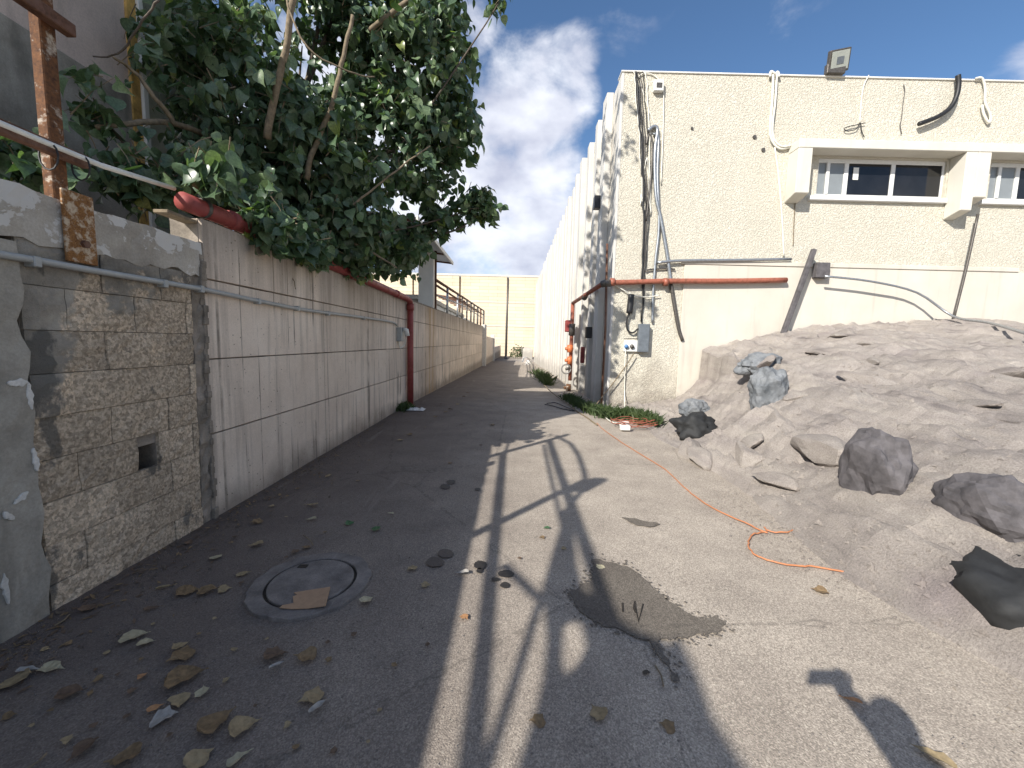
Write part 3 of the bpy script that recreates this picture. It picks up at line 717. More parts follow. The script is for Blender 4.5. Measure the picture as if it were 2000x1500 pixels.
for k in range(5):
    y = 38 + k * 3.6; s_ = R.uniform(.25, .5)
    m = MB(); 
    ang = [j * math.pi / 4 + R.uniform(-.2, .2) for j in range(8)]
    base = [(1.35 + k * -.02 + math.cos(a_) * s_, y + math.sin(a_) * s_ * 1.4, gz(y) - .05) for a_ in ang]
    topv = [(1.35 + k * -.02 + math.cos(a_ + .2) * s_ * .6, y + math.sin(a_) * s_ * .8, gz(y) + s_ * R.uniform(.9, 1.3)) for a_ in ang]
    m.add(base + topv, [tuple(range(8, 16))] + [(j, (j + 1) % 8, (j + 1) % 8 + 8, j + 8) for j in range(8)])
    o = m.build('rubble_stone', ('old_paint', 'rock', 'boulder')[k % 3], None, bevel=.03)
    tag(o, RL[k], 'stone', 'rubble stones by the far white wall')

# ------------------------------------------------------------------ right: white building
bd = thing('white_building', 'cream stucco building with white upright fins along the alley', 'building')
CX, CY, ANG = 2.35, 10.2, math.radians(0.3)
MF = Matrix.Translation((CX, CY, 0)) @ Matrix.Rotation(ANG, 4, 'Z')
MFi = MF.inverted()
def F(px, py, out=0.0):                    # photo spot -> point on the front wall, 'out' metres proud of it
    d = MFi.to_3x3() @ Vector(ray(px, py)); o = MFi @ Vector((0, 0, H))
    t = (-out - o.y) / d.y; return o + t * d
def FW(px, py, out=0.0): return MF @ F(px, py, out)
ZT = F(1600, 151).z
# front wall, cut round the two window openings
wl_ = F(1600, 312).x; wr_ = F(1852, 312).x; wt_ = F(1700, 310).z; wb_ = F(1700, 384).z
w2l = F(1937, 320).x; w2r = w2l + (wr_ - wl_)
WEND = 16.0
def fbox(a, b, name, mat, parent, bevel=0.0): return MB().box(a, b, T=MF).build(name, mat, parent, bevel=bevel)
m = MB()
us = [0, wl_, wr_, w2l, w2r, WEND]
m.box((0, 0, -.6), (WEND, .3, wb_), T=MF); m.box((0, 0, wt_), (WEND, .3, ZT), T=MF)
for a, b in ((0, wl_), (wr_, w2l), (w2r, WEND)): m.box((a, 0, wb_ ), (b, .3, wt_), T=MF)
m.build('front_wall', 'stucco', bd)
fbox((-.03, -.03, ZT), (WEND, .32, ZT + .035), 'coping', 'white_paint', bd, .006)
fbox((0, .3, -.6), (WEND, 30, ZT - .4), 'roof_deck', 'grubby_plaster', bd)
MB().box((CX, CY + .31, -1.4), (CX + .3, 46, ZT - .02)).build('side_wall', 'fin_paint', bd)
MB().box((CX - .015, CY - .01, -.3), (CX + .05, CY + .3, ZT - .01)).build('corner_strip', 'fin_paint', bd, bevel=.01)
yy = 11.0; k = 0
while yy < 45:
    w_ = R.uniform(.34, .5); pj = .16 + R.uniform(-.03, .04)
    MB().box((CX - pj, yy, -1.4), (CX - .002, yy + w_, ZT + .02 - .03 * (k % 3))).build('fin', 'fin_paint', bd, bevel=.012)
    yy += 1.25 + R.uniform(-.08, .08); k += 1
# horizontal string course on the lower front wall
a = F(1330, 512); b = F(1545, 505)
fbox((a.x, -.06, a.z - .05), (b.x + 5.5, -.002, a.z + .05), 'string_course', 'grubby_plaster', bd, .01)
fbox((F(1335, 540).x, -.035, -.3), (WEND, -.003, a.z - .052), 'lower_render', 'grubby_plaster', bd, .006)

def window(l, r, t, b, idx, right_cheek_bottom):
    wn_ = empty('window'); wn_.parent = bd
    out = .38
    fl0, fl1 = F(1560, 300, out).x, F(1588, 300, out).x; fr0, fr1 = F(1890, 300, out).x, F(1913, 300, out).x
    if idx: dx_ = w2l - wl_; fl0, fl1, fr0, fr1 = fr1 + .004, F(1936, 320, out).x, fr0 + dx_, fr1 + dx_
    ht0, ht1 = F(1700, 291, out).z, F(1700, 273, out).z
    # hood: top slab and two cheeks with a slanted foot
    MB().box((fl0, -out, ht0), (fr1, -.002, ht1), T=MF).build('hood', 'hood_paint', wn_, bevel=.012)
    def cheek(x0, x1, zb):
        pol = [(x0, -.002, ht0 - .002), (x0, -out + .004, ht0 - .002), (x0, -out + .004, zb + .12), (x0, -.002, zb)]
        MB().prism([MF @ Vector(p) for p in pol], (MF.to_3x3() @ Vector((x1 - x0, 0, 0)))).build('cheek', 'hood_paint', wn_, bevel=.012)
    cheek(fl0 + .002, fl1, F(1560, 376, out).z - .12)
    cheek(fr0, fr1 - .002, right_cheek_bottom)
    fbox((l - .2, -.09, b - .13), (r + .02, .1, b - .03), 'sill', 'aluminium', wn_, .01)
    # aluminium frame, three lights
    f = MB(); th = .07
    f.box((l, .05, b - .02), (r, .12, b + .05), T=MF); f.box((l, .05, t - .09), (r, .12, t), T=MF)
    spl = [l, l + (r - l) * .235, l + (r - l) * .60, r]
    for x in spl: f.box((max(l, x - .05), .052, b + .05), (min(r, x + .05), .118, t - .09), T=MF)
    f.box((l + (r - l) * .075, .03, b + .05), (l + (r - l) * .10, .07, t - .09), T=MF)
    f.build('window_frame', 'aluminium', wn_, bevel=.006)
    for (x0, x1), mt in zip(zip(spl, spl[1:]), ('glass_pale', 'glass_dark', 'glass_dark')):
        fbox((x0 + .051, .075, b + .052), (x1 - .051, .085, t - .092), 'pane', mt, wn_)
    fbox((l, .16, b), (r, .2, t), 'backing', 'dark_void', wn_)
    if idx == 0:
        p = F(1673, 337); fbox((p.x - .03, .062, p.z - .14), (p.x + .1, .066, p.z + .14), 'sticker', 'white_plastic', wn_)
window(wl_, wr_, wt_, wb_, 0, F(1920, 432).z)
window(w2l, w2r, wt_, wb_, 1, wb_ - .02)

# floodlight on the parapet
fl = thing('floodlight', 'square grey floodlight tilted on the parapet above the window', 'floodlight')
fc = F(1637, 121, .1)
T2 = MF @ Matrix.Translation((fc.x, -.1, fc.z)) @ Matrix.Rotation(math.radians(-12), 4, 'Y') @ Matrix.Rotation(math.radians(20), 4, 'X')
MB().box((-.24, -.05, -.20), (.24, .05, .24), T=T2).build('housing', 'hardware', fl, bevel=.015)
MB().box((-.20, -.062, -.16), (.20, -.051, .20), T=T2).build('lens', 'lamp_face', fl, bevel=.004)
MB().box((-.08, -.068, -.05), (.08, -.063, .09), T=T2).build('emitter', 'steel_blue', fl)
p = F(1632, 143, .08)
fbox((p.x - .22, -.12, ZT + .03), (p.x + .2, .0, ZT + .24), 'bracket', 'hardware', fl, .01)

# cables and conduits on the front wall
def cable(name, label, cat, pts, r, mat, out=.03, wig=0.0, group=None, k=5, parent=None, n=7):
    P = [FW(px, py, out) for px, py in pts]
    P = smooth_path(P, k)
    if wig: P = [p + Vector((wig * fbm((p.z * 2, i * .3, r * 90)), 0, 0)) for i, p in enumerate(P)]
    o = MB().tube(P, r, n).build(name, mat, parent, smooth=True)
    if label: tag(o, label, cat, group)
    return o
bc = thing('cable_bundle', 'bundle of black cables running down the wall near the building corner', 'cables')
for dx, mat, end, r in ((0, 'black_rubber', 628, .022), (4, 'black_rubber', 640, .014), (8, 'hardware', 600, .012), (-3, 'white_cable', 400, .010), (14, 'black_rubber', 560, .010), (19, 'white_cable', 330, .012)):
    cable('cable', None, None, [(1240 + dx, 140), (1244 + dx, 165), (1248 + dx, 230), (1254 + dx * .8, 320), (1258 + dx * .6, 420), (1256 + dx * .5, min(520, end - 20)), (1253 + dx * .4, end)], r, mat, .035, .05, None, 5, bc)
cable('cable', None, None, [(1247, 150), (1258, 143), (1275, 146), (1290, 160), (1296, 180), (1295, 260), (1291, 360)], .012, 'white_cable', .03, 0, None, 5, bc)
cable('cable', None, None, [(1250, 160), (1262, 200), (1277, 240), (1284, 262)], .009, 'white_cable', .03, 0, None, 5, bc)
gc = thing('steel_conduits', 'pair of bent galvanised conduits leaning down the front wall', 'conduit')
cable('conduit_tube', None, None, [(1266, 255), (1277, 247), (1284, 255), (1279, 300), (1281, 380), (1291, 430), (1303, 500), (1310, 552)], .04, 'galvanised', .06, 0, None, 5, gc, 10)
cable('conduit_tube', None, None, [(1276, 262), (1286, 270), (1284, 340), (1287, 440), (1280, 510), (1275, 580), (1274, 630)], .03, 'galvanised', .05, 0, None, 5, gc, 10)
cable('conduit_tube', None, None, [(1262, 282), (1268, 262), (1274, 280), (1272, 340), (1262, 430)], .02, 'hardware', .05, 0, None, 5, gc, 8)
cable('conduit_tube', None, None, [(1310, 552), (1316, 590), (1325, 640), (1333, 665)], .045, 'hardware', .05, 0, None, 3, gc, 8)
gp = thing('grey_wall_pipe', 'thin grey pipe fixed level across the lower front wall above the red one', 'pipe')
cable('pipe_tube', None, None, [(1284, 513), (1330, 509), (1440, 508), (1545, 506)], .035, 'galvanised', .09, 0, None, 3, gp, 8)
cable('pipe_tube', None, None, [(1262, 530), (1266, 527), (1300, 524), (1318, 526)], .02, 'hardware', .05, 0, None, 3, gp, 8)
sb = thing('wall_socket_box', 'small white open box hanging near the top of the front wall', 'electric box')
p = F(1284, 172)
MB().box((p.x - .11, -.12, p.z - .12), (p.x + .11, -.003, p.z + .12), T=MF).build('case', 'white_plastic', sb, bevel=.01)
MB().box((p.x - .06, -.125, p.z - .06), (p.x + .07, -.121, p.z + .05), T=MF).build('opening', 'hardware', sb)
wlp = thing('white_cable_loop', 'white cables draped over the parapet and looping toward the window hood', 'cables')
cable('cable', None, None, [(1509, 141), (1510, 152), (1508, 200), (1504, 250), (1508, 275), (1522, 290), (1540, 288), (1554, 281)], .028, 'white_cable', .05, 0, None, 6, wlp)
cable('cable', None, None, [(1516, 141), (1517, 155), (1514, 200), (1509, 245), (1512, 272), (1526, 286), (1545, 284)], .022, 'white_cable', .08, 0, None, 6, wlp)
cable('cable', None, None, [(1513, 288), (1520, 340), (1527, 420), (1531, 500)], .018, 'white_cable', .03, 0, None, 6, wlp)
cable('cable', None, None, [(1504, 150), (1506, 140), (1514, 144), (1519, 141), (1522, 150)], .03, 'white_cable', .07, 0, None, 6, wlp)
cable('thin_cable', 'thin white cable hanging from the parapet above the window hood', 'cable', [(1697, 147), (1688, 165), (1683, 190), (1679, 240)], .012, 'white_cable', .03)
cable('thin_cable', 'short frayed dark wires tied to the wall above the window hood', 'cable', [(1690, 240), (1676, 243), (1650, 250), (1655, 256), (1672, 252), (1680, 240), (1683, 256), (1688, 268)], .010, 'black_rubber', .05)
cable('thin_cable', 'short dark wire hanging from a nail right of the thin white cable', 'cable', [(1765, 165), (1767, 178), (1764, 200), (1760, 235), (1758, 243), (1761, 262)], .009, 'hardware', .03)
cable('black_hose', 'thick black hose hanging over the parapet and curving to the left', 'hose', [(1871, 147), (1872, 165), (1868, 188), (1856, 210), (1835, 226), (1812, 236), (1795, 242)], .05, 'black_rubber', .12, 0, None, 6, None, 10)
cable('thin_cable', 'pale doubled cable hanging over the parapet right of the black hose', 'cable', [(1906, 153), (1918, 153), (1924, 172), (1924, 200), (1934, 225), (1932, 240), (1922, 225), (1918, 205)], .024, 'white_cable', .06)
for j, (px, py) in enumerate(((1473, 268), (1490, 293), (1351, 251))):
    p = F(px, py); o = MB().tube([MF @ Vector((p.x, .0, p.z)), MF @ Vector((p.x, -.03, p.z))], .045 if j < 2 else .03, 7).build('wall_plug', 'hardware', None)
    tag(o, ('rusty stub in the stucco, higher of the pair left of the white loop', 'rusty stub in the stucco, lower of the pair left of the white loop', 'small rusty stub in the bare stucco right of the cable bundle')[j], 'bolt')
cable('thin_cable', 'thin brown streak of cable beside the first window hood', 'cable', [(1557, 330), (1554, 380), (1551, 430), (1549, 480)], .010, 'bark', .02)

# red fire main round the corner
rm = thing('fire_main', 'old red fire main across the front wall turning round the corner', 'pipe')
cable('pipe_run', None, None, [(1186, 552), (1240, 551), (1305, 549), (1420, 549), (1536, 547)], .062, 'red_pipe_old', .14, 0, None, 3, rm, 10)
el = FW(1183, 553, .14)
MB().tube([el + Vector((.12, 0, 0)), el, el + Vector((-.08, .06, -.02))], .085, 10).build('elbow', 'hardware', rm, smooth=True)
sd = aty(1119, 592, 14.2)
MB().tube([el + Vector((-.05, .03, 0)), sd], .06, 10).build('pipe_run', 'red_pipe_old', rm, smooth=True)
MB().tube([sd, Vector((sd.x, sd.y, aty(1117, 660, sd.y).z)), Vector((sd.x, sd.y, gz(14) + .35))], .065, 10).build('riser', 'red_pipe_old', rm, smooth=True)
for px in (1196, 1300):
    p = FW(px, 551, .14); MB().tube([p + Vector((-.05, 0, 0)), p + Vector((.05, 0, 0))], .095, 10).build('flange', 'red_pipe_old', rm, smooth=True)
p = el.lerp(sd, .55); MB().tube([p + Vector((0, -.1, .0)), p + Vector((0, .1, -.05))], .085, 8).build('clamp', 'hardware', rm, smooth=True)
MB().tube([sd + Vector((0, 0, -.7)), sd + Vector((0, 0, -1.1))], .11, 10).build('valve_body', 'hardware', rm, smooth=True)
vh = sd + Vector((-.16, -.12, -2.25))
MB().tube([vh + Vector((.16 * math.cos(k * math.pi / 6), 0, .16 * math.sin(k * math.pi / 6))) for k in range(13)], .028, 6).build('hand_wheel', 'iron_wheel', rm, smooth=True)
MB().tube([vh, vh + Vector((.16, .12, .02))], .05, 8).build('valve_stem', 'hardware', rm, smooth=True)
for dz, mt, rr_ in ((-1.55, 'orange_paint', .12), (-1.95, 'orange_paint', .10), (-2.9, 'rusty_paint', .10)):
    q = sd + Vector((-.05, -.1, dz)); MB().tube([q + Vector((0, 0, -.13)), q, q + Vector((0, 0, .13))], [rr_ * .8, rr_, rr_ * .8], 9).build('valve', mt, rm, smooth=True)
    MB().tube([q, q + Vector((-.16, -.05, 0))], .055, 8).build('outlet', mt, rm, smooth=True)
q = aty(1112, 637, 14.3)
tag(MB().box((q.x - .14, 14.2, q.z - .2), (q.x + .14, 14.45, q.z + .2)).build('red_box', 'red_paint', None, bevel=.02), 'small red box fixed beside the fire main riser', 'box')
q = aty(1141, 694, 12.6)
tag(MB().box((q.x - .1, 12.55, q.z - .24), (CX - .19, 12.75, q.z + .26)).build('hose_cabinet', 'red_paint', None, bevel=.02), 'red hose cabinet on the shaded fins, low down', 'cabinet')
for (px, py, Y, hh, lb) in ((1172, 396, 11.35, .16, 'small black lamp high on the fin beside the corner'), (1163, 650, 11.8, .16, 'black square box at mid height on the fin beside the corner')):
    q = aty(px, py, Y)
    tag(MB().box((CX - .33, Y - .1, q.z - hh), (CX - .16, Y + .12, q.z + hh)).build('wall_lamp', 'dark_plastic', None, bevel=.01), lb, 'wall lamp')
# rusty rod at the corner
a, b = FW(1186, 476, .12), FW(1174, 802, .12)
tag(MB().tube([a, a.lerp(b, .5) + Vector((.03, 0, 0)), Vector((b.x, b.y, .0))], .028, 8).build('rusty_rod', 'rust_brown', None, smooth=True), 'thin rusty upright rod at the corner crossing the red main', 'rod')
# electrics at the corner
eb = thing('meter_box', 'dark grey electric box below the black cables', 'electric box')
p0, p1 = F(1245, 633), F(1263, 688)
MB().box((p0.x, -.16, p1.z), (p1.x, -.003, p0.z), T=MF).build('case', 'steel_blue', eb, bevel=.012)
MB().box((p0.x + .02, -.168, p1.z + .03), (p1.x - .02, -.161, p0.z - .03), T=MF).build('lid', 'steel_blue', eb, bevel=.003)
sp_ = thing('socket_panel', 'white socket panel with blue outlets low on the corner wall', 'socket')
p0, p1 = F(1218, 664), F(1246, 687)
MB().box((p0.x, -.08, p1.z), (p1.x, -.003, p0.z), T=MF).build('plate', 'white_plastic', sp_, bevel=.008)
for px in (1223, 1234): 
    p = FW(px, 676, .08); MB().tube([p + Vector((0, .02, 0)), p + Vector((0, -.05, -.02))], .05, 9).build('outlet', 'blue_socket' if px < 1230 else 'hardware', sp_, smooth=True)
MB().bar(FW(1219, 662, .06), FW(1246, 661, .06), .02, .02).build('top_bar', 'hardware', sp_)
bs = thing('plug_lead', 'black industrial plug hanging with its looped lead beside the meter box', 'cable')
cable('plug', None, None, [(1233, 575), (1231, 595), (1229, 612)], .075, 'dark_plastic', .1, 0, None, 3, bs, 10)
cable('lead', None, None, [(1229, 612), (1224, 628), (1226, 645), (1236, 650), (1246, 642)], .022, 'black_rubber', .08, 0, None, 5, bs)
cable('loose_cable', 'pale cable swagged across the corner wall under the red main', 'cable', [(1200, 556), (1215, 565), (1238, 577), (1262, 580), (1288, 577)], .013, 'white_cable', .07)
cable('loose_cable', 'brown cable running slantwise from the socket panel to the weeds', 'cable', [(1238, 690), (1222, 715), (1200, 745), (1176, 775), (1162, 794)], .013, 'bark', .14)
o_ = [FW(1222, 683, .09), FW(1220, 720, .1), FW(1220, 780, .14)] + [gnd(px, py, .03) for px, py in ((1218, 812), (1205, 826), (1188, 820), (1178, 808))]
tag(MB().tube(smooth_path(o_, 5), .012, 7).build('loose_cable', 'white_cable', None, smooth=True), 'white cable dropping from the socket panel and looping in the weeds', 'cable')

# ------------------------------------------------------------------ extension cords on the ground
def gcable(name, label, pts, r, mat, cat='cord'):
    P = smooth_path([gnd(px, py, r + .004) for px, py in pts], 7)
    P = [p + Vector((.012 * fbm((i * .25, 1, r)), .02 * fbm((i * .25, 5, r)), max(0, .012 * fbm((i * .2, 9, r))))) for i, p in enumerate(P)]
    return tag(MB().tube(P, r, 7).build(name, mat, None, smooth=True), label, cat)
gcable('extension_cord', 'orange extension cord snaking across the sunlit asphalt to a loop', [(1165, 826), (1180, 840), (1205, 858), (1240, 880), (1300, 918), (1340, 955), (1385, 988), (1430, 1010), (1482, 1034), (1499, 1040), (1480, 1040), (1464, 1052), (1462, 1068), (1478, 1085), (1515, 1098), (1560, 1105), (1600, 1108), (1700, 1128), (1760, 1140)], .0062, 'orange_cable')
gcable('extension_cord', 'second orange cord running off the loop toward the rock bank', [(1492, 1030), (1502, 1037), (1530, 1040), (1580, 1032), (1640, 1040)], .0062, 'orange_cable')
gcable('ground_cable', 'thin brown cable lying along the foot of the white fins', [(1062, 752), (1085, 772), (1110, 790), (1126, 802), (1150, 818), (1166, 830)], .014, 'bark', 'cable')
gcable('ground_cable', 'dark thin cable straying over the shaded asphalt by the fins', [(1068, 788), (1085, 787), (1105, 795), (1122, 802), (1105, 800), (1080, 793), (1064, 790)], .012, 'black_rubber', 'cable')
coil = thing('cord_coil', 'tangled reddish cord with white plugs lying in the weeds', 'cord')
m = MB()
cc = gnd(1237, 834)
for k in range(3):
    ph = R.uniform(0, 6); P = []
    for j in range(25):
        a_ = ph + j * .42
        P.append(cc + Vector((.34 * math.cos(a_) * (1 + .3 * math.sin(k + j * .3)), .22 * math.sin(a_) + .06 * k - .1, .05 + .03 * k + .05 * abs(math.sin(j * .7 + k)))))
    MB().tube(smooth_path(P, 2), .007, 5).build('cord_loop', 'red_pipe_old', coil, smooth=True)
for px, py in ((1219, 828), (1221, 836)):
    p = gnd(px, py, .06); MB().box((p.x - .09, p.y - .05, .02), (p.x + .09, p.y + .05, .11)).build('plug', 'white_plastic', coil, bevel=.015)

# ------------------------------------------------------------------ weeds
def weeds(name, pts, n, hgt, mat, seed):
    rr = random.Random(seed); m = MB()
    for _ in range(n):
        a, b = rr.choice(list(zip(pts, pts[1:]))); t = rr.random()
        p = gnd(a[0] + (b[0] - a[0]) * t, a[1] + (b[1] - a[1]) * t)
        p += Vector((rr.gauss(0, .10), rr.gauss(0, .14), 0)); p.z = gz(p.y)
        d = Vector((rr.gauss(0, .5), rr.gauss(0, .5), 1)).normalized(); h = hgt * rr.uniform(.35, 1.2)
        sd_ = Vector((rr.gauss(0, 1), rr.gauss(0, 1), 0)).normalized() * .014
        tip = p + d * h + Vector((d.x, d.y, -.3)) * h * .4
        m.add([p - sd_, p + sd_, p + d * h * .6 + sd_ * .8, tip, p + d * h * .6 - sd_ * .8], [(0, 1, 2, 3, 4)])
    return struct(m.build(name, mat, None, fixn=False), 'stuff')
weeds('weeds', [(1165, 808), (1200, 818), (1240, 818), (1275, 832)], 2600, .28, 'weed', 4)
weeds('weeds', [(1108, 775), (1130, 790), (1160, 805)], 1100, .22, 'weed', 5)
weeds('weeds', [(1046, 722), (1060, 735), (1072, 748)], 700, .5, 'weed', 6)

# ------------------------------------------------------------------ right: rock bank with boulders
def prof(x, y):
    d = x - (2.42 + .10 * math.sin(y * 1.7))
    ax = max(0.0, min(1.0, (7.6 - y) / 1.2 + 0.0)) if y > 6.2 else 1.0
    base = max(0, d)
    cap = .85 + .19 * max(0, y - 2) 
    z = cap * (1 - math.exp(-base * .78 / cap * 1.15))
    if y > 5.6: z *= 1.0 if x > 4.6 else max(0.12, min(1, (x - 2.6 - (y - 5.6) * .25) / 1.7))
    return z
nx, ny = 210, 130
vs_, fs = [], []
for j in range(ny + 1):
    y = -1.0 + 11.2 * j / ny
    for i in range(nx + 1):
        x = 2.25 + 9.5 * (i / nx) ** 1.5
        z = prof(x, y)
        s_ = x * 1.05 + y * .16 + .55 * fbm((x * .45, y * .45, 2), 4)          # bedding runs along the bank
        u_ = (s_ * 1.55) % 1.0; row = math.floor(s_ * 1.55)
        led = u_ if u_ < .80 else (.80 - (u_ - .80) * 5.2 if u_ < .93 else -.2 + (u_ - .93) * 3)
        blk = fbm((y * 1.1 + row * 7.3, row * 3.1, 4), 2)
        amp = min(1, max(0, x - 2.42) * 1.8)
        z += amp * ((.11 + .08 * blk) * led + .10 * fbm((x * .9, y * .9, 7), 5) + .045 * fbm((x * 3, y * 3, 1), 4) + .02 * fbm((x * 9, y * 9, 1), 3)) - (1 - min(1, amp * 3)) * .03
        vs_.append((x + .05 * fbm((x * 2, y * 2, 11)), min(y, CY - .06), max(z, -.06)))
fs = [(j * (nx + 1) + i, j * (nx + 1) + i + 1, (j + 1) * (nx + 1) + i + 1, (j + 1) * (nx + 1) + i) for j in range(ny) for i in range(nx)]
struct(MB().add(vs_, fs).build('rock_bank', 'rock', None, smooth=False))
def on_bank(px, py, off=.04):
    d = Vector(ray(px, py)); o = Vector((0, 0, H)); t = 0
    for i in range(1, 2400):
        p = o + d * (i * .00001 * 2)
        if p.x > 2.3 and p.z < prof(p.x, p.y) + .1 or p.y > CY - .3: break
    return p + Vector((0, 0, off))
rb = bpy.data.objects['rock_bank']
rk_mesh = []
for sd_ in range(7):
    bm = bmesh.new(); bmesh.ops.create_icosphere(bm, subdivisions=3, radius=1)
    rr = random.Random(300 + sd_)
    cuts = [(Vector((rr.gauss(0, 1), rr.gauss(0, 1), rr.gauss(0, 1))).normalized(), rr.uniform(.5, .8)) for _ in range(9)]
    for v in bm.verts:
        d = v.co.normalized(); k = 1.0 + .18 * fbm(d * 1.4 + Vector((sd_ * 9, 0, 0)), 3)
        for n_, h_ in cuts:
            dn = d.dot(n_)
            if dn * k > h_: k = h_ / dn
        v.co = d * (k + .03 * fbm(d * 7 + Vector((sd_, 0, 0)), 3))
    me = bpy.data.meshes.new('rock'); bm.to_mesh(me); bm.free(); me.materials.append(M['rock']); rk_mesh.append(me)
rr = random.Random(91)
for k in range(70):
    y = .3 + 8.6 * rr.random(); x = 2.55 + 4.6 * rr.random() ** 1.25
    if y > 6.0 and x < 3.6 + (y - 6) * .4: continue
    if y < 2.6 and x > 5: continue
    if x < 2.9 and y < 2.6: continue
    o = bpy.data.objects.new('rock', rk_mesh[k % 7]); C.objects.link(o); o.parent = rb
    s_ = rr.uniform(.10, .28) * (1.5 if rr.random() < .12 and y > 4 else 1) * min(1, .35 + .16 * y)
    o.location = (x, y, prof(x, y) + .0 + rr.uniform(-.05, .05))
    sl = math.atan2(prof(x + .2, y) - prof(x - .2, y), .4)
    o.rotation_euler = (rr.gauss(0, .12), -sl * .7 + rr.gauss(0, .15), rr.gauss(-.12, .22))
    o.scale = (s_ * rr.uniform(.6, 1.0), s_ * rr.uniform(1.3, 2.6), s_ * rr.uniform(.3, .55))
def boulder(label, c, r, mat, seed, name='boulder', cat='boulder', sub=4, rough=.32, group=None):
    bm = bmesh.new(); bmesh.ops.create_icosphere(bm, subdivisions=sub, radius=1)
    for v in bm.verts:
        d = v.co.normalized(); k = 1 + rough * fbm(d * 1.5 + Vector((seed, 0, 0)), 4) + (.05 * abs(fbm(d * 6 + Vector((0, seed, 0)), 3)) if mat == 'bin_bag' else .03 * fbm(d * 8, 3))
        v.co = Vector((d.x * r[0] * k, d.y * r[1] * k, d.z * r[2] * k))
    me = bpy.data.meshes.new(name); bm.to_mesh(me); bm.free(); me.materials.append(M[mat])
    if mat == 'bin_bag': me.polygons.foreach_set('use_smooth', [True] * len(me.polygons))
    o = bpy.data.objects.new(name, me); C.objects.link(o); o.location = c
    return tag(o, label, cat, group)
g = gnd(1360, 868); boulder('black refuse bag slumped at the left end of the rock bank', (g.x + .05, g.y + .2, .2), (.34, .28, .26), 'bin_bag', 3, 'bin_bag', 'bag', rough=.4)
g = gnd(1420, 890); boulder('flat black bag lying at the foot of the bank beside the slumped one', (g.x, g.y + .1, .05), (.26, .15, .09), 'bin_bag', 8, 'bin_bag', 'bag')
g = gnd(1512, 905); boulder('round dark grey boulder at the foot of the bank', (g.x, g.y + .25, .16), (.22, .2, .2), 'boulder', 5)
p = aty(1490, 700, 7.6); boulder('blue grey boulder resting high against the building wall', (p.x, p.y, prof(p.x, p.y) + .16), (.42, .3, .24), 'boulder', 12)
p = aty(1497, 805, 6.3); boulder('tall blue grey boulder leaning in the middle of the bank', (p.x, p.y, prof(p.x, p.y) + .22), (.26, .27, .40), 'boulder', 17)
boulder('small dark boulder near the grubby wall left of the bank', (3.55, 7.9, prof(3.55, 7.9) + .12), (.30, .26, .24), 'boulder', 21)
p = on_bank(1695, 935); boulder('big dark grey rock standing upright in the bank', (p.x + .05, p.y, p.z + .02), (.16, .30, .36), 'purple_grey', 25, 'rock_slab', 'rock', rough=.25)
p = on_bank(1915, 1000); boulder('dark grey rock nearer the camera, beside the black sack', (p.x + .05, p.y, p.z - .03), (.15, .30, .22), 'purple_grey', 29, 'rock_slab', 'rock', rough=.25)
g = gnd(1960, 1250); boulder('black refuse sack at the near foot of the rock bank', (g.x + .16, g.y + .05, .17), (.26, .40, .24), 'bin_bag', 33, 'bin_bag', 'bag', rough=.4)
p = aty(1560, 780, 6.6)
clump('pale_bush', 'pale dusty bush growing among the boulders', 'bush', (p.x, p.y, p.z - .35), .5, 900, 'bush_pale', .10, seed=9, flat=1.5)
a, b = FW(1590, 487, .25), FW(1528, 655, .25)
tag(MB().bar(a, b, .10, .10).build('timber_post', 'purple_grey', None, bevel=.01), 'dark slanting post against the wall where the red main ends', 'post')
p0, p1 = F(1585, 515), F(1608, 545)
tag(MB().box((p0.x, -.2, p1.z), (p1.x, -.04, p0.z), T=MF).build('wall_cabinet', 'purple_grey', None, bevel=.015), 'small dark grey box on the wall beside the slanting post', 'box')
cable('leaning_pole', 'thin dark pole leaning on the wall below the second window', 'pole', [(1910, 418), (1888, 520), (1860, 632)], .028, 'hardware', .2, 0, None, 3)
bk = [(1610, 548), (1700, 558), (1790, 580), (1860, 626), (1930, 640), (2010, 666)]
tag(MB().tube(smooth_path([on_bank(*p, .1) for p in bk], 4), .026, 8).build('bank_pipe', 'galvanised', None, smooth=True), 'thin grey bent pipe lying along the top edge of the rock bank', 'pipe')

# ------------------------------------------------------------------ manhole, cardboard, stains
mh = thing('manhole', 'round concrete manhole cover in a worn collar', 'manhole')
mc = gnd(609, 1138)
mc = Vector((mc.x, mc.y, 0))
def disc(c, r0, r1, z0_, z1_, n=40, jag=0):
    m = MB(); ri = [(c.x + r0 * math.cos(2 * math.pi * k / n), c.y + r0 * math.sin(2 * math.pi * k / n)) for k in range(n)]
    ro = [(c.x + (r1 + jag * fbm((k * .6, 2, 0))) * math.cos(2 * math.pi * k / n), c.y + (r1 + jag * fbm((k * .6, 2, 0))) * math.sin(2 * math.pi * k / n)) for k in range(n)]
    if r0 > 0:
        m.add([(x, y, z1_) for x, y in ri] + [(x, y, z1_) for x, y in ro] + [(x, y, z0_) for x, y in ro] + [(x, y, z0_) for x, y in ri],
              [(k, (k + 1) % n, n + (k + 1) % n, n + k) for k in range(n)] + [(n + k, n + (k + 1) % n, 2 * n + (k + 1) % n, 2 * n + k) for k in range(n)] + [(3 * n + k, 3 * n + (k + 1) % n, (k + 1) % n, k) for k in range(n)])
    else:
        m.add([(x, y, z1_) for x, y in ro] + [(x, y, z0_) for x, y in ro], [tuple(range(n))] + [(k, n + k, n + (k + 1) % n, (k + 1) % n) for k in range(n)])
    return m
RC = .25
disc(mc, RC + .018, RC + .105, -.03, .012, 48, .02).build('collar', 'cover_concrete', mh, bevel=.003)
disc(mc, 0, RC, -.03, .014, 48).build('cover', 'cover_concrete', mh, bevel=.003)
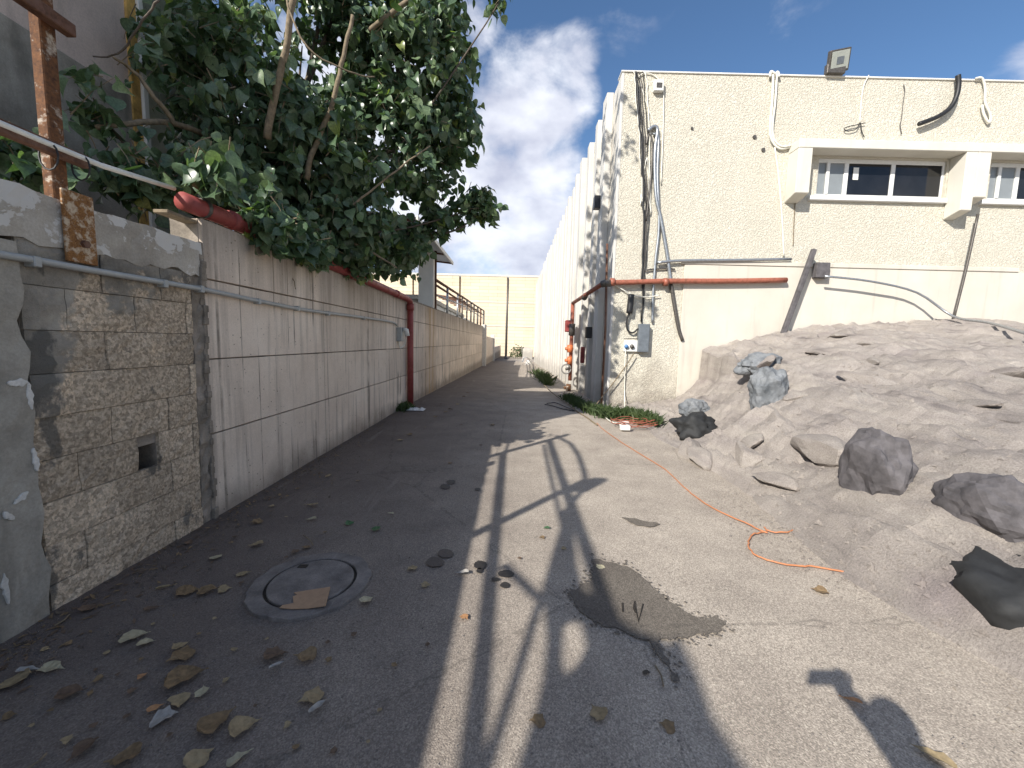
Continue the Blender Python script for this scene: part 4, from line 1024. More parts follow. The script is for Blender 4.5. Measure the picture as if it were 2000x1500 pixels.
disc(mc, 0, RC + .04, -.04, -.002, 40).build('gap', 'oil', mh)
p = gnd(592, 1110); MB().box((p.x - .03, p.y - .02, .0141), (p.x + .03, p.y + .02, .0165)).build('lifting_slot', 'oil', mh)
poly = [(546, 1188), (552, 1183), (573, 1179), (572, 1166), (580, 1163), (574, 1158), (600, 1155), (645, 1147), (641, 1165), (636, 1184), (600, 1189), (570, 1190)]
m = MB().prism([gnd(px, py, .018 + (.012 if px > 600 else 0)) for px, py in poly], (0, 0, .004))
tag(m.build('cardboard', 'cardboard', None), 'torn piece of brown cardboard lying on the manhole cover', 'cardboard')

def sheet(name, label, cat, poly, mat, z=.005, group=None, th=.0012, jag=.02, sub=6):
    pts = [gnd(px, py) for px, py in poly]; out = []
    for i, p in enumerate(pts):
        q = pts[(i + 1) % len(pts)]
        for k in range(sub):
            r = p.lerp(q, k / sub); n = (q - p).cross(Vector((0, 0, 1)))
            n = n.normalized() if n.length > 1e-6 else Vector((1, 0, 0))
            out.append(r + n * jag * fbm((r.x * 14, r.y * 14, 3), 6))
    bm = bmesh.new(); vv = [bm.verts.new((p.x, p.y, z)) for p in out]
    ed = [bm.edges.new((vv[i], vv[(i + 1) % len(vv)])) for i in range(len(vv))]
    bmesh.ops.triangle_fill(bm, edges=ed, use_beauty=True)
    for f in bm.faces:
        if f.normal.z < 0: f.normal_flip()
    me = bpy.data.meshes.new(name); bm.to_mesh(me); bm.free(); me.materials.append(M[mat])
    o = bpy.data.objects.new(name, me); C.objects.link(o); return tag(o, label, cat, group)
sheet('asphalt_patch', 'dark sunken patch of newer asphalt scratched with letters', 'asphalt patch',
      [(1153, 1090), (1185, 1098), (1225, 1108), (1258, 1130), (1275, 1152), (1310, 1178), (1345, 1200), (1362, 1208), (1400, 1207), (1418, 1216), (1408, 1232), (1370, 1243), (1320, 1247), (1283, 1256), (1325, 1328), (1316, 1330), (1268, 1252), (1222, 1238), (1190, 1226), (1150, 1210), (1122, 1180), (1113, 1160), (1124, 1152), (1150, 1136), (1158, 1120), (1157, 1106)], 'asphalt_patch', .007, None, 0, .026, 12)
for st, lb in (([(1216, 1178), (1217, 1195)], 'upright'), ([(1240, 1175), (1238, 1188), (1242, 1197)], 'n'), ([(1240, 1178), (1247, 1215), (1256, 1180)], 'v')):
    o = MB().tube([gnd(px, py, .0075) for px, py in st], .006, 5).build('scratched_letter', 'oil', None)
    tag(o, {'upright': 'leftmost scratched letter stroke in the dark asphalt patch', 'n': 'middle scratched letter stroke in the dark asphalt patch', 'v': 'V-shaped scratched letter stroke at the right in the dark asphalt patch'}[lb], 'marking')
sheet('damp_stain', 'small sickle-shaped damp stain on the sunlit asphalt', 'stain', [(1214, 1011), (1240, 1014), (1262, 1020), (1280, 1021), (1290, 1025), (1268, 1031), (1240, 1026), (1225, 1020)], 'asphalt_patch', .007, None, 0, .015)
sheet('damp_stain', 'brownish stain on the pale asphalt near the rock bank foot', 'stain', [(1512, 955), (1530, 952), (1545, 957), (1538, 964), (1518, 965)], 'asphalt_patch', .007, None, 0, .015)
blob = lambda cx, cy_, w_, h_: [(cx + w_ * math.cos(a_), cy_ + h_ * math.sin(a_)) for a_ in [k * math.pi / 5 for k in range(10)]]
for cx, cy_, w_, h_, lb in ((938, 1104, 13, 9, 'oil splash across the edge of the sun strip'), (936, 1116, 6, 5, 'smaller oil drop below the splash in the sun strip'), (988, 1122, 15, 8, 'blackest oil splash in the sunlit strips'), (968, 1133, 9, 4, 'oil tail to the left of the blackest splash'), (986, 1144, 9, 6, 'oil drop just below the blackest splash'),
                            (850, 1099, 18, 10, 'round brown oil stain in the shade, nearer of two'), (870, 1082, 16, 9, 'round brown oil stain in the shade, farther of two'), (870, 951, 10, 5, 'oval dark oil stain on the shaded asphalt, nearer of two'), (881, 942, 9, 4, 'oval dark oil stain on the shaded asphalt, farther of two'),
                            (932, 956, 6, 2.5, 'tiny oil drop beside the first sun strip'), (1262, 1316, 7, 4, 'small dark oil spot in the big foreground shade')):
    sheet('oil_stain', lb, 'stain', blob(cx, cy_, w_, h_), 'oil' if 'brown' not in lb else 'asphalt_damp', .006, 'oil stains on the asphalt', 0, .012, 3)

# ------------------------------------------------------------------ leaf shapes
def leaf_shape(L=.12, Wd=.10, curl=.02, fold=.018, tip=.25):
    st = [(0, .0), (.0, .20), (.08, .39), (.24, .49), (.44, .47), (.62, .34), (.76, .17), (.86, .065), (1.0, .0)]
    v, f = [], []
    for k, (u, w_) in enumerate(st):
        zc = -curl * (u * u) * 3
        v += [(-w_ * Wd * 1.0, u * L, zc + fold * (w_ / .49)), (0, u * L, zc), (w_ * Wd * 1.0, u * L, zc + fold * (w_ / .49))]
    for k in range(len(st) - 1):
        a = k * 3
        f += [(a, a + 1, a + 4, a + 3), (a + 1, a + 2, a + 5, a + 4)]
    return v, f
SHAPES = [leaf_shape(.125, .115, .016, .012), leaf_shape(.11, .10, .03, .02), leaf_shape(.13, .105, -.01, .014), leaf_shape(.10, .10, .02, .006)]

# ------------------------------------------------------------------ tree
tr = thing('tree', 'large leafy tree with heart-shaped dark leaves leaning over the left walls', 'tree')
TB = Vector((-3.75, 6.0, 1.4))
MB().tube(smooth_path([TB, TB + Vector((.05, -.1, .9)), TB + Vector((.25, -.2, 1.9)), TB + Vector((.5, -.1, 3.0))], 5), [.20, .19, .18, .175, .17, .165, .16, .15, .15, .14, .13, .13, .12, .11, .10, .09][:16], 10).build('trunk', 'bark_dark', tr, smooth=True)
blobs = [  # photo spot, distance, radii, share of the leaves
    (590, 90, 6.0, (1.9, 1.4, 1.5), 1.15), (800, 110, 6.6, (1.05, 1.2, 1.35), 1.0), (760, 290, 6.4, (1.15, 1.1, .95), .85), (560, 310, 5.4, (1.25, 1.0, 1.0), .9),
    (450, 190, 4.9, (1.0, .9, 1.1), .62), (640, 430, 5.6, (1.0, .7, .58), .55), (770, 480, 7.0, (.75, .7, .55), .6), (535, 445, 4.15, (.22, .4, .26), .13), (595, 480, 4.85, (.3, .5, .28), .2), (660, 485, 5.9, (.4, .5, .34), .24), (935, 405, 7.0, (.38, .4, .36), .15),
    (880, 250, 6.8, (.5, .5, .9), .4), (860, 40, 6.8, (.5, .8, .8), .4), (690, 40, 6.4, (.9, .8, .8), .45), (400, 350, 4.2, (.45, .45, .24), .18), (415, 366, 3.45, (.24, .2, .10), .04), (370, 60, 5.2, (.5, .5, .7), .10), (200, 230, 3.7, (.55, .3, .34), .045), (50, 320, 3.1, (.5, .3, .2), .07),
    (250, 350, 3.75, (.5, .3, .2), .10), (700, -200, 6.5, (1.9, 1.6, 1.4), .55), (890, -120, 7.0, (.6, .9, .8), .15), (430, -160, 5.4, (1.2, 1.0, 1.0), .22), (520, 455, 4.9, (.35, .35, .28), .10),
    (740, -480, 6.8, (1.8, 1.7, 1.5), .42), (480, 420, 4.8, (.5, .4, .26), .16), (700, 500, 6.2, (.55, .4, .36), .2), (860, 430, 7.0, (.4, .4, .3), .13), (975, 5, 6.0, (.16, .2, .12), .02)]
tot = sum(b[4] for b in blobs); NCL = 2050
rt = random.Random(21)
leaves = []; twigs = MB()
for (px, py, Y, rd, share) in blobs:
    c = aty(px, py, Y)
    for _ in range(int(NCL * share / tot)):
        d = Vector((rt.gauss(0, 1), rt.gauss(0, 1), rt.gauss(0, 1))).normalized()
        rr = rt.uniform(.30, 1.0) ** .6
        tipp = c + Vector((d.x * rd[0] * rr, d.y * rd[1] * rr, d.z * rd[2] * rr))
        if tipp.x < -7: continue
        if tipp.z < 2.5 and tipp.x < XW + .06: tipp.z = 2.5 + rt.random() * .35
        if tipp.x > XW - .1 and tipp.z < 2.0 + .0: tipp.z = 2.05 + rt.random() * .2
        dirn = (d * .7 + Vector((rt.gauss(0, .4), rt.gauss(0, .4), rt.gauss(-.25, .35)))).normalized()
        ln = rt.uniform(.22, .5)
        root = tipp - dirn * ln
        mid = root.lerp(tipp, .5) + Vector((0, 0, .04))
        twigs.tube([root, mid, tipp], [.006, .004, .002], 3, cap=False)
        for k in range(rt.randint(8, 13)):
            t = rt.random() ** .8
            base = root.lerp(tipp, t) + Vector((rt.gauss(0, .05), rt.gauss(0, .05), rt.gauss(0, .05)))
            side = dirn.cross(Vector((0, 0, 1)))
            side = side.normalized() if side.length > .01 else Vector((1, 0, 0))
            ya = (side * rt.choice((-1, 1)) * rt.uniform(.2, .9) + dirn * rt.uniform(.1, .8) + Vector((rt.gauss(0, .3), rt.gauss(0, .3), rt.uniform(-1.1, -.15)))).normalized()
            nn = Vector((rt.gauss(-.25, .5), rt.gauss(-.42, .5), rt.uniform(.1, 1.0))) + d * .25
            xa = ya.cross(nn); xa = xa.normalized() if xa.length > .01 else ya.orthogonal().normalized()
            za = xa.cross(ya)
            yg = rt.random()
            mat = 'leaf_young' if yg > .975 else ('leaf_mid' if yg > .66 else 'leaf_dark')
            leaves.append((base, xa, ya, za, rt.uniform(.6, 1.4), rt.randrange(4), mat))
struct(twigs.build('twigs', 'bark', tr, fixn=False), 'stuff')
inv = np.array(BAS)
def on_frame(p):
    d = BAS.T @ (np.array(p) - np.array([0, 0, H]))
    if d[2] <= .3: return None
    x, y = 1000 + FPX * d[0] / d[2], 750 - FPX * d[1] / d[2]
    return d[2] if -20 < x < 2000 and -20 < y < 1500 else None
key = []
for i, L in enumerate(leaves):
    dd = on_frame(L[0]); key.append((dd if dd else 1e3 + i * 1e-3, i))
key.sort(); near = set(i for _, i in key[:300])
lm = {}
for si, (v, f) in enumerate(SHAPES):
    for mt in ('leaf_dark', 'leaf_mid', 'leaf_young'):
        me = bpy.data.meshes.new('leaf'); me.from_pydata(v, [], f); me.materials.append(M[mt]); me.polygons.foreach_set('use_smooth', [True] * len(f)); lm[si, mt] = me
V, Fc, MI = [], [], []
SV = [np.array(v) for v, f in SHAPES]
for i, (b_, xa, ya, za, s_, si, mt) in enumerate(leaves):
    if i in near:
        o = bpy.data.objects.new('leaf', lm[si, mt]); C.objects.link(o); o.parent = tr
        o.matrix_world = Matrix(((xa.x * s_, ya.x * s_, za.x * s_, b_.x), (xa.y * s_, ya.y * s_, za.y * s_, b_.y), (xa.z * s_, ya.z * s_, za.z * s_, b_.z), (0, 0, 0, 1)))
    else:
        A = np.array([xa, ya, za]) * s_
        o0 = sum(len(q) for q in V); V.append(SV[si] @ A + np.array(b_))
        Fc.append((o0, SHAPES[si][1])); MI += [('leaf_dark', 'leaf_mid', 'leaf_young').index(mt)] * len(SHAPES[si][1])
VV = np.concatenate(V); off = 0; FF = []
for arr, (o0, fl_) in zip(V, Fc):
    FF += [tuple(i + off for i in f) for f in fl_]; off += len(arr)
me = bpy.data.meshes.new('foliage'); me.from_pydata(VV.tolist(), [], FF)
for mt in ('leaf_dark', 'leaf_mid', 'leaf_young'): me.materials.append(M[mt])
me.polygons.foreach_set('material_index', MI); me.polygons.foreach_set('use_smooth', [True] * len(FF))
fo = bpy.data.objects.new('foliage', me); C.objects.link(fo); fo.parent = tr; struct(fo, 'stuff')
# limbs seen against the crown, then hidden ones that carry each leaf mass
def limb(pts, r0, r1, mat='bark'):
    P = smooth_path(pts, 5); n = len(P)
    P = [p + Vector((.02 * fbm((i * .4, r0 * 70, 1)), .02 * fbm((i * .4, 3, r0 * 70)), 0)) for i, p in enumerate(P)]
    return MB().tube(P, [r0 + (r1 - r0) * i / (n - 1) for i in range(n)], 8).build('limb', mat, tr, smooth=True)
L2 = lambda *s_: [aty(px, py, Y) for px, py, Y in s_]
limb(L2((520, 270, 4.6), (540, 180, 4.5), (562, 80, 4.4), (580, -60, 4.3)), .038, .028)
limb(L2((598, 350, 5.0), (615, 290, 4.95), (650, 200, 4.9), (672, 110, 4.9), (690, 30, 4.9)), .032, .02)
limb(L2((345, 245, 4.3), (300, 190, 4.1), (262, 140, 4.0), (220, 110, 3.8)), .024, .012)
limb(L2((190, 250, 3.7), (240, 243, 3.8), (330, 240, 4.3), (420, 270, 4.8)), .022, .03)
limb(L2((690, 400, 5.2), (740, 360, 5.3), (790, 320, 5.5), (840, 285, 5.8)), .014, .008)
limb(L2((690, 475, 5.6), (730, 495, 5.7), (775, 523, 5.9)), .018, .010)
limb(L2((720, 60, 5.6), (760, 30, 5.6), (810, -10, 5.6)), .03, .03)
limb(L2((840, 452, 7.0), (870, 455, 7.0), (905, 442, 7.0), (930, 420, 7)), .02, .012, 'bark_dark')
limb(L2((555, 480, 4.75), (565, 520, 4.7), (577, 565, 4.68)), .008, .004)
limb(L2((560, 0, 4.2), (600, 90, 4.2), (680, 140, 4.4), (730, 150, 4.6)), .010, .006)
limb(L2((310, 0, 3.6), (270, 50, 3.6), (230, 105, 3.7), (180, 110, 3.7)), .009, .006, 'bark_dark')
for (px, py, Y, rd, share) in blobs:
    c = aty(px, py, Y)
    s0 = TB + Vector((.2, -.15, R.uniform(.6, 2.4)))
    md = s0.lerp(c, .5) + Vector((R.uniform(-.2, .2), R.uniform(-.2, .2), -.2 + .35 * R.random()))
    limb([s0, md, c], .045 if share > .3 else .022, .008, 'bark_dark')

# ------------------------------------------------------------------ fallen leaves
DRY = []
for k in range(4):
    rr = random.Random(40 + k); v, f = leaf_shape(.5, .42, .0, 0)
    v = [(x * (1 + rr.uniform(-.28, .28)), y - .25 + rr.uniform(-.02, .02), .11 * abs(x) * (k + 1) * .7 + .5 * (y - .25) ** 2 * (k % 2) + .035 * rr.random()) for x, y, z in v]
    DRY.append((v, f))
dry_mesh = {}
def fallen(px, py, L, mat, label=None, rot=None, wide=1.0):
    g = gnd(px, py); sc_ = L * math.dist((g.x, g.y, 0), (0, 0, H)) / 830.0
    sc_ *= .84
    k = R.randrange(4)
    if (k, mat) not in dry_mesh:
        me = bpy.data.meshes.new('fallen_leaf'); me.from_pydata(DRY[k][0], [], DRY[k][1]); me.materials.append(M[mat]); dry_mesh[k, mat] = me
    o = bpy.data.objects.new('fallen_leaf', dry_mesh[k, mat]); C.objects.link(o)
    o.location = (g.x, g.y, .006); o.scale = (sc_ * 1.7 * wide, sc_ * 1.7, sc_ * 1.5)
    o.rotation_euler = (R.uniform(-.15, .15), R.uniform(-.2, .2), rot if rot is not None else R.uniform(0, 6.28))
    tag(o, label or 'small brown dry leaf lying on the shaded asphalt', 'leaf', 'fallen leaves on the asphalt'); return o
a_, b_, c_, pa, gr, og, gn = 'brown_leaf_a', 'brown_leaf_b', 'brown_leaf_c', 'pale_leaf', 'grey_leaf', 'orange_leaf', 'green_leaf_fallen'
for t in ((265, 1245, 44, pa, 'pale oval dry leaf, larger of two side by side on dark asphalt', -1.2), (287, 1257, 28, pa, 'small pale dry leaf beside the larger pale oval one', -1.3),
          (347, 1264, 28, b_, 'tan curled leaf above a brown one left of centre'), (350, 1284, 46, a_, 'brown leaf just below the tan curled one'), (365, 1323, 66, a_, 'large ragged brown leaf below the curled tan pair', -1.1),
          (105, 1307, 42, pa, 'pale rolled leaf near the left edge below the block wall', -1.6, .6), (62, 1312, 40, gr, 'grey narrow leaf touching the pale rolled one', -1.3, .3), (20, 1338, 46, b_, 'grey brown leaf at the left edge of the frame'), (140, 1357, 40, c_, 'dim dark brown leaf right of the left edge leaf'),
          (370, 1156, 44, a_, 'brown leaf at the left of a row of three by the manhole', -1.1), (408, 1156, 40, a_, 'middle brown leaf in the row of three by the manhole', -1.3), (440, 1152, 26, b_, 'smallest leaf at the right of the row of three'),
          (325, 1150, 36, b_, 'narrow stick-like leaf left of the row of three', -1.2, .25), (425, 1089, 26, pa, 'lone pale leaf up from the manhole, toward the wall'), (478, 1122, 32, b_, 'long thin tan leaf left of the manhole rim', -1.1, .5),
          (175, 1190, 30, c_, 'faint dark leaf close under the block wall'), (298, 1190, 28, c_, 'narrow dark leaf right of the faint one', -1, .4), (275, 1325, 18, og, 'tiny orange leaf left of the large ragged one'), (395, 1353, 28, pa, 'pale crumpled leaf below the large ragged one'),
          (350, 1374, 36, b_, 'brown folded leaf beside the pale crumpled one'), (305, 1384, 26, og, 'orange narrow leaf below the folded brown one', -.9, .5), (325, 1402, 42, gr, 'grey flat leaf below the orange narrow one', -1.3), (425, 1411, 62, a_, 'big brown triangular leaf near the bottom edge', -.6, 1.0),
          (478, 1420, 54, b_, 'tan speckled leaf right of the big triangular one', -1.0), (540, 1280, 46, c_, 'purple brown leaf joined in a trio below the manhole', -1.2), (545, 1302, 40, gr, 'grey rolled leaf in the trio below the manhole', -.6, .28), (596, 1285, 46, a_, 'brown leaf at the right of the trio below the manhole', 1.7),
          (605, 1365, 50, b_, 'tan crumpled leaf beside a white one at the bottom'), (624, 1382, 52, gr, 'whitish narrow leaf beside the tan crumpled one', -.45, .3), (392, 1482, 46, b_, 'tan leaf cut by the bottom edge left of centre', -.5), (470, 1482, 42, pa, 'pale leaf at the bottom edge right of the tan one', -.8, .6),
          (240, 1486, 50, a_, 'brown leaf at the bottom edge, left part'), (160, 1470, 40, c_, 'dark leaf at the bottom left on rough asphalt'), (500, 1020, 26, a_, 'brown leaf under the start of the concrete wall'), (608, 988, 36, b_, 'long tan leaf below the concrete wall foot', 1.4, .4),
          (608, 1016, 28, pa, 'folded pale leaf below the long tan one', 1.5, .5), (500, 1066, 30, b_, 'tan leaf midway from the wall to the manhole'), (596, 1070, 22, a_, 'brown leaf just above the manhole'), (575, 1080, 20, c_, 'dull leaf left of the one above the manhole'),
          (762, 1004, 20, pa, 'pale leaf alone in the shade right of two green ones', 1.4, .5), (680, 1022, 24, gn, 'dark green fallen leaf, left of two'), (732, 1034, 26, gn, 'dark green fallen leaf, right of two', 1.5), (803, 1112, 28, b_, 'tan ragged leaf right of the manhole'),
          (830, 1142, 24, b_, 'round tan leaf right of the manhole, below the ragged one'), (903, 1121, 34, gr, 'grey oblong leaf touching the edge of the sun strip', 1.5, .6), (718, 1174, 36, pa, 'pale torn leaf at the right rim of the manhole collar'), (908, 1208, 24, og, 'orange leaf lying in the first sunlit strip'),
          (1167, 1396, 46, b_, 'large tan leaf in the big foreground shade', .4), (1302, 1420, 32, a_, 'brown leaf right of the large tan one in the shade'), (1048, 1410, 36, a_, 'brown leaf at the edge of the widest sunlit strip'), (1067, 1032, 18, gn, 'bright green fragment of leaf on sunlit asphalt'),
          (1060, 1052, 16, a_, 'brown scrap of leaf below the green fragment'), (1172, 1111, 24, pa, 'pale leaf at the top of the dark asphalt patch'), (1014, 1092, 12, c_, 'tiny dark leaf on the wide sunlit strip'), (1600, 1156, 30, a_, 'brown leaf on open sunlit asphalt right of the patch', 1.3),
          (1662, 1372, 34, og, 'orange tan leaf beside the shade of the raised arm', .9, .5), (1820, 1480, 56, b_, 'tan leaf in the bottom right beside the shade of the body', .9, .6), (1100, 1073, 16, b_, 'faint leaf inside the narrow trunk-like shade')):
    fallen(*t[:5], *(t[5:] if len(t) > 5 else ()))
SMALL = []
for px, py in ((560, 970), (580, 955), (635, 1040), (560, 1090), (640, 1290), (470, 1140), (505, 1160), (495, 1150), (370, 1060), (450, 1000), (700, 940), (720, 900), (780, 860), (800, 850), (830, 835), (690, 1240), (640, 1255), (770, 1300), (835, 1260), (740, 1390), (720, 1450), (130, 1260),
               (90, 1270), (210, 1275), (230, 1320), (190, 1330), (100, 1390), (60, 1420), (180, 1420), (250, 1400), (330, 1440), (560, 1420), (580, 1460), (650, 1470), (300, 1220), (420, 1210), (520, 1250), (390, 1240), (440, 1330), (455, 1270), (500, 1380), (880, 905), (940, 870), (900, 830), (960, 830),
               (860, 790), (905, 775), (870, 805), (880, 800), (895, 790), (915, 768), (850, 815), (640, 930), (560, 1010), (530, 990), (460, 1050), (410, 1110), (275, 1290), (260, 1350), (20, 1400), (130, 1450)):
    mt = R.choice((a_, b_, c_, c_, a_)); SMALL.append((px, py, mt, fallen(px, py, R.uniform(8, 18), mt)))
ZONES = ((lambda x, y: y < 960 and x < 840, 'below the concrete wall'), (lambda x, y: y < 960, 'far up the alley'), (lambda x, y: y < 1130, 'between wall and manhole'),
         (lambda x, y: x < 340, 'below the block wall'), (lambda x, y: y < 1300, 'around the near manhole rim'), (lambda x, y: True, 'in the foreground litter'))
CN = {a_: 'brown', b_: 'tan', c_: 'dark brown'}
NTH = ('leftmost', 'second', 'third', 'fourth', 'fifth', 'sixth', 'seventh', 'eighth', 'ninth', 'tenth', 'eleventh', 'twelfth')
zs = {}
for px, py, mt, o in SMALL: zs.setdefault((next(n for f_, n in ZONES if f_(px, py)), CN[mt]), []).append((px, o))
for (zn_, cn_), lst in zs.items():
    for k, (px, o) in enumerate(sorted(lst, key=lambda t: t[0])):
        o['label'] = ('lone small ' if len(lst) == 1 else NTH[k] + (' ' if k == 0 else ' from left ') + 'of the small ') + cn_ + (' leaf ' if len(lst) == 1 else ' leaves ') + zn_
for (p, q, lb) in (((1280, 1300), (1296, 1340), 'thin pale straw in the big foreground shade'), ((55, 1500), (90, 1472), 'grey twig at the bottom left corner'), ((106, 1222), (136, 1200), 'thin brown twig near the left wall foot'), ((592, 1045), (612, 1065), 'dark twig above the manhole')):
    m = MB().tube([gnd(*p, .008), gnd((p[0] + q[0]) / 2 + 4, (p[1] + q[1]) / 2, .018), gnd(*q, .008)], .004, 5)
    tag(m.build('twig', 'bark', None), lb, 'twig')
# litter at the foot of the red downpipe
g = gnd(812, 801)
vs_ = []; rr = random.Random(5)
for j in range(5):
    for i in range(7): vs_.append((g.x - .2 + .4 * i / 6, g.y - .15 + .3 * j / 4, .01 + .07 * rr.random() * (1 if 0 < i < 6 and 0 < j < 4 else .1)))
m = MB().add(vs_, [(j * 7 + i, j * 7 + i + 1, (j + 1) * 7 + i + 1, (j + 1) * 7 + i) for j in range(4) for i in range(6)])
tag(m.build('paper_litter', 'paper', None), 'crumpled white wrapper by the foot of the red downpipe', 'litter')
weeds('weeds', [(776, 800), (792, 800)], 300, .2, 'weed', 8)
# grit and specks, nobody could count them
m = MB(); rr = random.Random(77)
for _ in range(5200):
    x, y = rr.uniform(-2.5, 5), 1.2 + 9 * rr.random() ** 1.6
    if x > 2.5: continue
    if rr.random() < .35: x = XW + abs(rr.gauss(0, .25))
    s_ = rr.uniform(.002, .0055); z = .002
    m.add([(x - s_, y, z - .003), (x + s_ * rr.uniform(.5, 1.3), y - s_ * .6, z - .003), (x + s_ * .2, y + s_ * rr.uniform(.6, 1.4), z - .003), (x, y, z + s_ * .9)], [(0, 1, 3), (1, 2, 3), (2, 0, 3)])
struct(m.build('gravel', 'cover_concrete', None, fixn=False), 'stuff')

# ------------------------------------------------------------------ photographer behind the lens (casts the shade at the lower right)
def person():
    root = tag(empty('person', (.15, -.42, 0)), 'photographer in dark clothes holding up a phone, seen only as shade', 'person')
    J = {'pel': (.17, -.44, .95), 'waist': (.17, -.43, 1.12), 'chest': (.16, -.40, 1.32), 'neck': (.11, -.37, 1.45), 'head0': (.05, -.36, 1.52), 'head1': (.035, -.35, 1.59),
         'shl': (.03, -.55, 1.38), 'ell': (-.02, -.60, 1.10), 'hal': (-.03, -.50, .90), 'shr': (.25, -.27, 1.37), 'elr': (.21, -.12, 1.36), 'har': (.075, -.04, 1.51),
         'hl': (.10, -.51, .90), 'kl': (.08, -.47, .50), 'al': (.08, -.52, .08), 'tl': (.0, -.40, .04), 'hr': (.23, -.38, .90), 'kr': (.23, -.34, .50), 'ar': (.24, -.38, .08), 'tr': (.16, -.26, .04)}
    rad = dict(pel=.15, waist=.14, chest=.16, neck=.06, head0=.072, head1=.078, shl=.07, ell=.05, hal=.032, shr=.07, elr=.05, har=.035, hl=.095, kl=.065, al=.045, tl=.04, hr=.095, kr=.065, ar=.045, tr=.04)
    E = [('pel', 'waist'), ('waist', 'chest'), ('chest', 'neck'), ('neck', 'head0'), ('head0', 'head1'), ('chest', 'shl'), ('shl', 'ell'), ('ell', 'hal'), ('chest', 'shr'), ('shr', 'elr'), ('elr', 'har'),
         ('pel', 'hl'), ('hl', 'kl'), ('kl', 'al'), ('al', 'tl'), ('pel', 'hr'), ('hr', 'kr'), ('kr', 'ar'), ('ar', 'tr')]
    ks = list(J)
    def skin(name, J, E, rad, mat, rootk):
        ks = list(J); me = bpy.data.meshes.new(name); me.from_pydata([Vector(J[k]) - root.location for k in ks], [(ks.index(a), ks.index(b)) for a, b in E], [])
        o = bpy.data.objects.new(name, me); C.objects.link(o); o.parent = root
        o.modifiers.new('skin', 'SKIN'); o.modifiers.new('sub', 'SUBSURF').levels = 1; o.modifiers['sub'].render_levels = 2
        if not me.skin_vertices: me.attributes.new('skin', 'FLOAT', 'POINT')
        for k, d in zip(ks, me.skin_vertices[0].data): d.radius = (rad[k], rad[k]); d.use_root = (k == rootk)
        me.materials.append(M[mat]); return o
    bpy.context.view_layer.update()
    try: skin('body', J, E, rad, 'shirt', 'pel')
    except Exception:
        m = MB()
        for a, b in E: m.tube([Vector(J[a]) - root.location, Vector(J[b]) - root.location], [rad[a], rad[b]], 10)
        m.build('body', 'shirt', root, smooth=True)
    for nm, k in (('hand', 'hal'), ('hand', 'har')):
        base = Vector(J[k]) - root.location
        m = MB()
        m.tube([base + Vector((0, -.03, -.03)), base + Vector((0, .0, .0)), base + Vector((.0, .02, .035))], [.028, .036, .03], 8)
        for f in range(4): m.tube([base + Vector((-.025 + f * .016, .02, .02)), base + Vector((-.03 + f * .018, .032, .05)), base + Vector((-.02 + f * .016, .03, .075 - .008 * abs(f - 1)))], [.009, .009, .007], 6)
        m.tube([base + Vector((.03, 0, 0)), base + Vector((.05, .02, .03)), base + Vector((.045, .03, .055))], [.011, .010, .008], 6)
        m.build(nm, 'skin', root, smooth=True)
    bm = bmesh.new(); bmesh.ops.create_uvsphere(bm, u_segments=16, v_segments=10, radius=1)
    for v in bm.verts: v.co = Vector((v.co.x * .082, v.co.y * .098, v.co.z * .115)) + Vector((.035, -.35, 1.60)) - root.location
    me = bpy.data.meshes.new('hair'); bm.to_mesh(me); bm.free(); me.materials.append(M['hair'])
    o = bpy.data.objects.new('hair', me); C.objects.link(o); o.parent = root
person()
ph = MB().box((-.082, -.032, H - .040), (.082, -.023, H + .040)).build('phone', 'dark_plastic', None, bevel=.003)
tag(ph, 'dark phone held level in the raised hand of the photographer', 'phone')

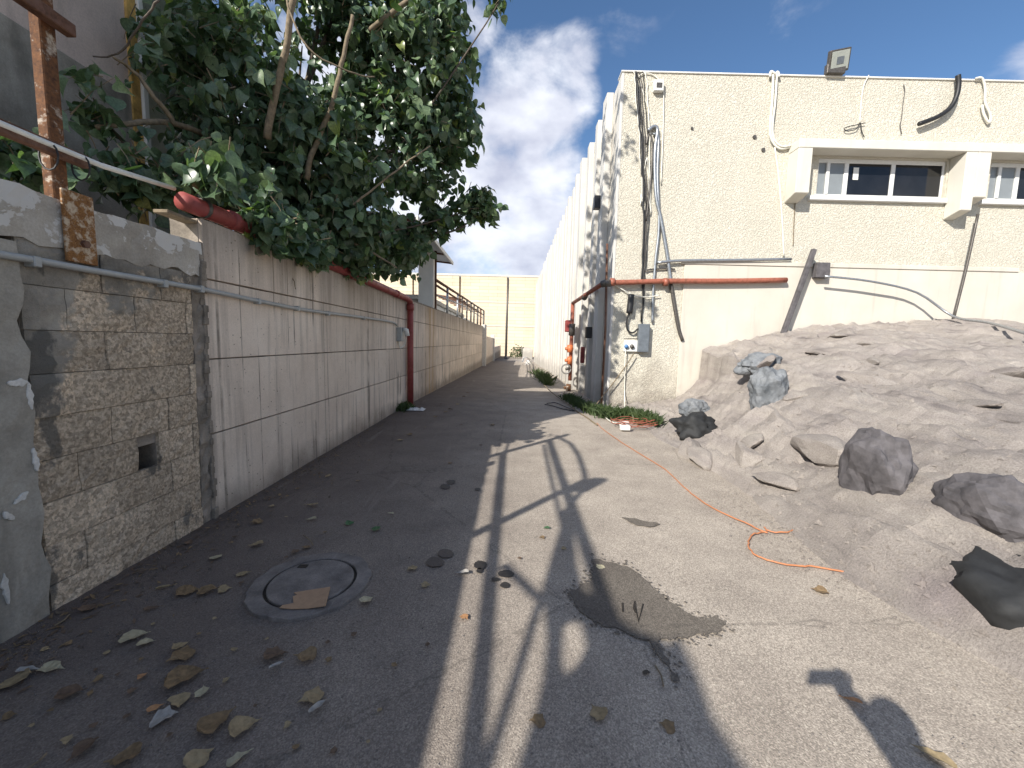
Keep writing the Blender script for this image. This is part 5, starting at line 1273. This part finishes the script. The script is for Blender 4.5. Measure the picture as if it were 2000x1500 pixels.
# ------------------------------------------------------------------ fine loose matter, uncountable
m = MB(); rr = random.Random(123)
def grit(p, s_):
    v = [p + Vector((rr.gauss(0, .5), rr.gauss(0, .5), rr.gauss(0, .3))) * s_ * .4 + Vector((s_ * math.cos(k * 2.1 + .3), s_ * math.sin(k * 2.1 + .3), -s_ * .3)) for k in range(3)] + [p + Vector((rr.gauss(0, .2) * s_, rr.gauss(0, .2) * s_, s_ * .7))]
    m.add(v, [(0, 1, 3), (1, 2, 3), (2, 0, 3)])
dg = bpy.context.evaluated_depsgraph_get(); bank = bpy.data.objects['rock_bank']
n_ok = 0
while n_ok < 3200:
    y = .4 + 8.2 * rr.random() ** 1.3; x = 2.36 + (3.4 * rr.random() ** 1.6)
    hit, loc, nrm, _ = bank.ray_cast(Vector((x, y, 6)), Vector((0, 0, -1)))
    n_ok += 1
    if hit and loc.z > -.03: grit(loc + Vector((0, 0, .004)), rr.uniform(.006, .022) * (2.0 if rr.random() < .08 else 1))
for _ in range(700):
    y = .6 + 5.6 * rr.random(); x = 2.42 - abs(rr.gauss(0, .22))
    grit(Vector((x, y, .003)), rr.uniform(.004, .013))
struct(m.build('gravel', 'rock', None, fixn=False), 'stuff')
m = MB()
for _ in range(1500):
    y = 1.6 + 9 * rr.random() ** 1.4; x = XW + .02 + abs(rr.gauss(0, .16)) + (.5 * rr.random() if rr.random() < .15 else 0)
    a_ = rr.uniform(0, 6.28); s_ = rr.uniform(.006, .026); w_ = s_ * rr.uniform(.25, .6)
    d = Vector((math.cos(a_), math.sin(a_), rr.uniform(-.1, .4))); n_ = Vector((-math.sin(a_), math.cos(a_), rr.uniform(-.2, .3)))
    p = Vector((x, y, gz(y) + .006)); m.add([p - d * s_, p + n_ * w_, p + d * s_, p - n_ * w_ * .7], [(0, 1, 2, 3)], rr.randrange(3))
struct(m.build('leaf_litter', ['brown_leaf_a', 'brown_leaf_c', 'bark_dark'], None, fixn=False), 'stuff')
m = MB()
edge = [(1153, 1090), (1225, 1108), (1275, 1152), (1345, 1200), (1418, 1216), (1370, 1243), (1283, 1256), (1325, 1328), (1222, 1238), (1150, 1210), (1113, 1160), (1150, 1136), (1157, 1106), (1400, 1225), (1410, 1222)]
for _ in range(420):
    k = rr.randrange(len(edge) - 1); t_ = rr.random(); a, b = edge[k], edge[k + 1]
    if math.dist(a, b) > 130: continue
    p = gnd(a[0] + (b[0] - a[0]) * t_, a[1] + (b[1] - a[1]) * t_) + Vector((rr.gauss(0, .03), rr.gauss(0, .03), 0)); s_ = rr.uniform(.003, .012)
    n_ = 6; m.add([(p.x + s_ * rr.uniform(.6, 1.3) * math.cos(q * 1.047), p.y + s_ * rr.uniform(.6, 1.3) * math.sin(q * 1.047), .0062 + .0001 * (_ % 6)) for q in range(n_)], [tuple(range(n_))])
struct(m.build('damp_specks', 'asphalt_patch', None, fixn=False), 'stuff')
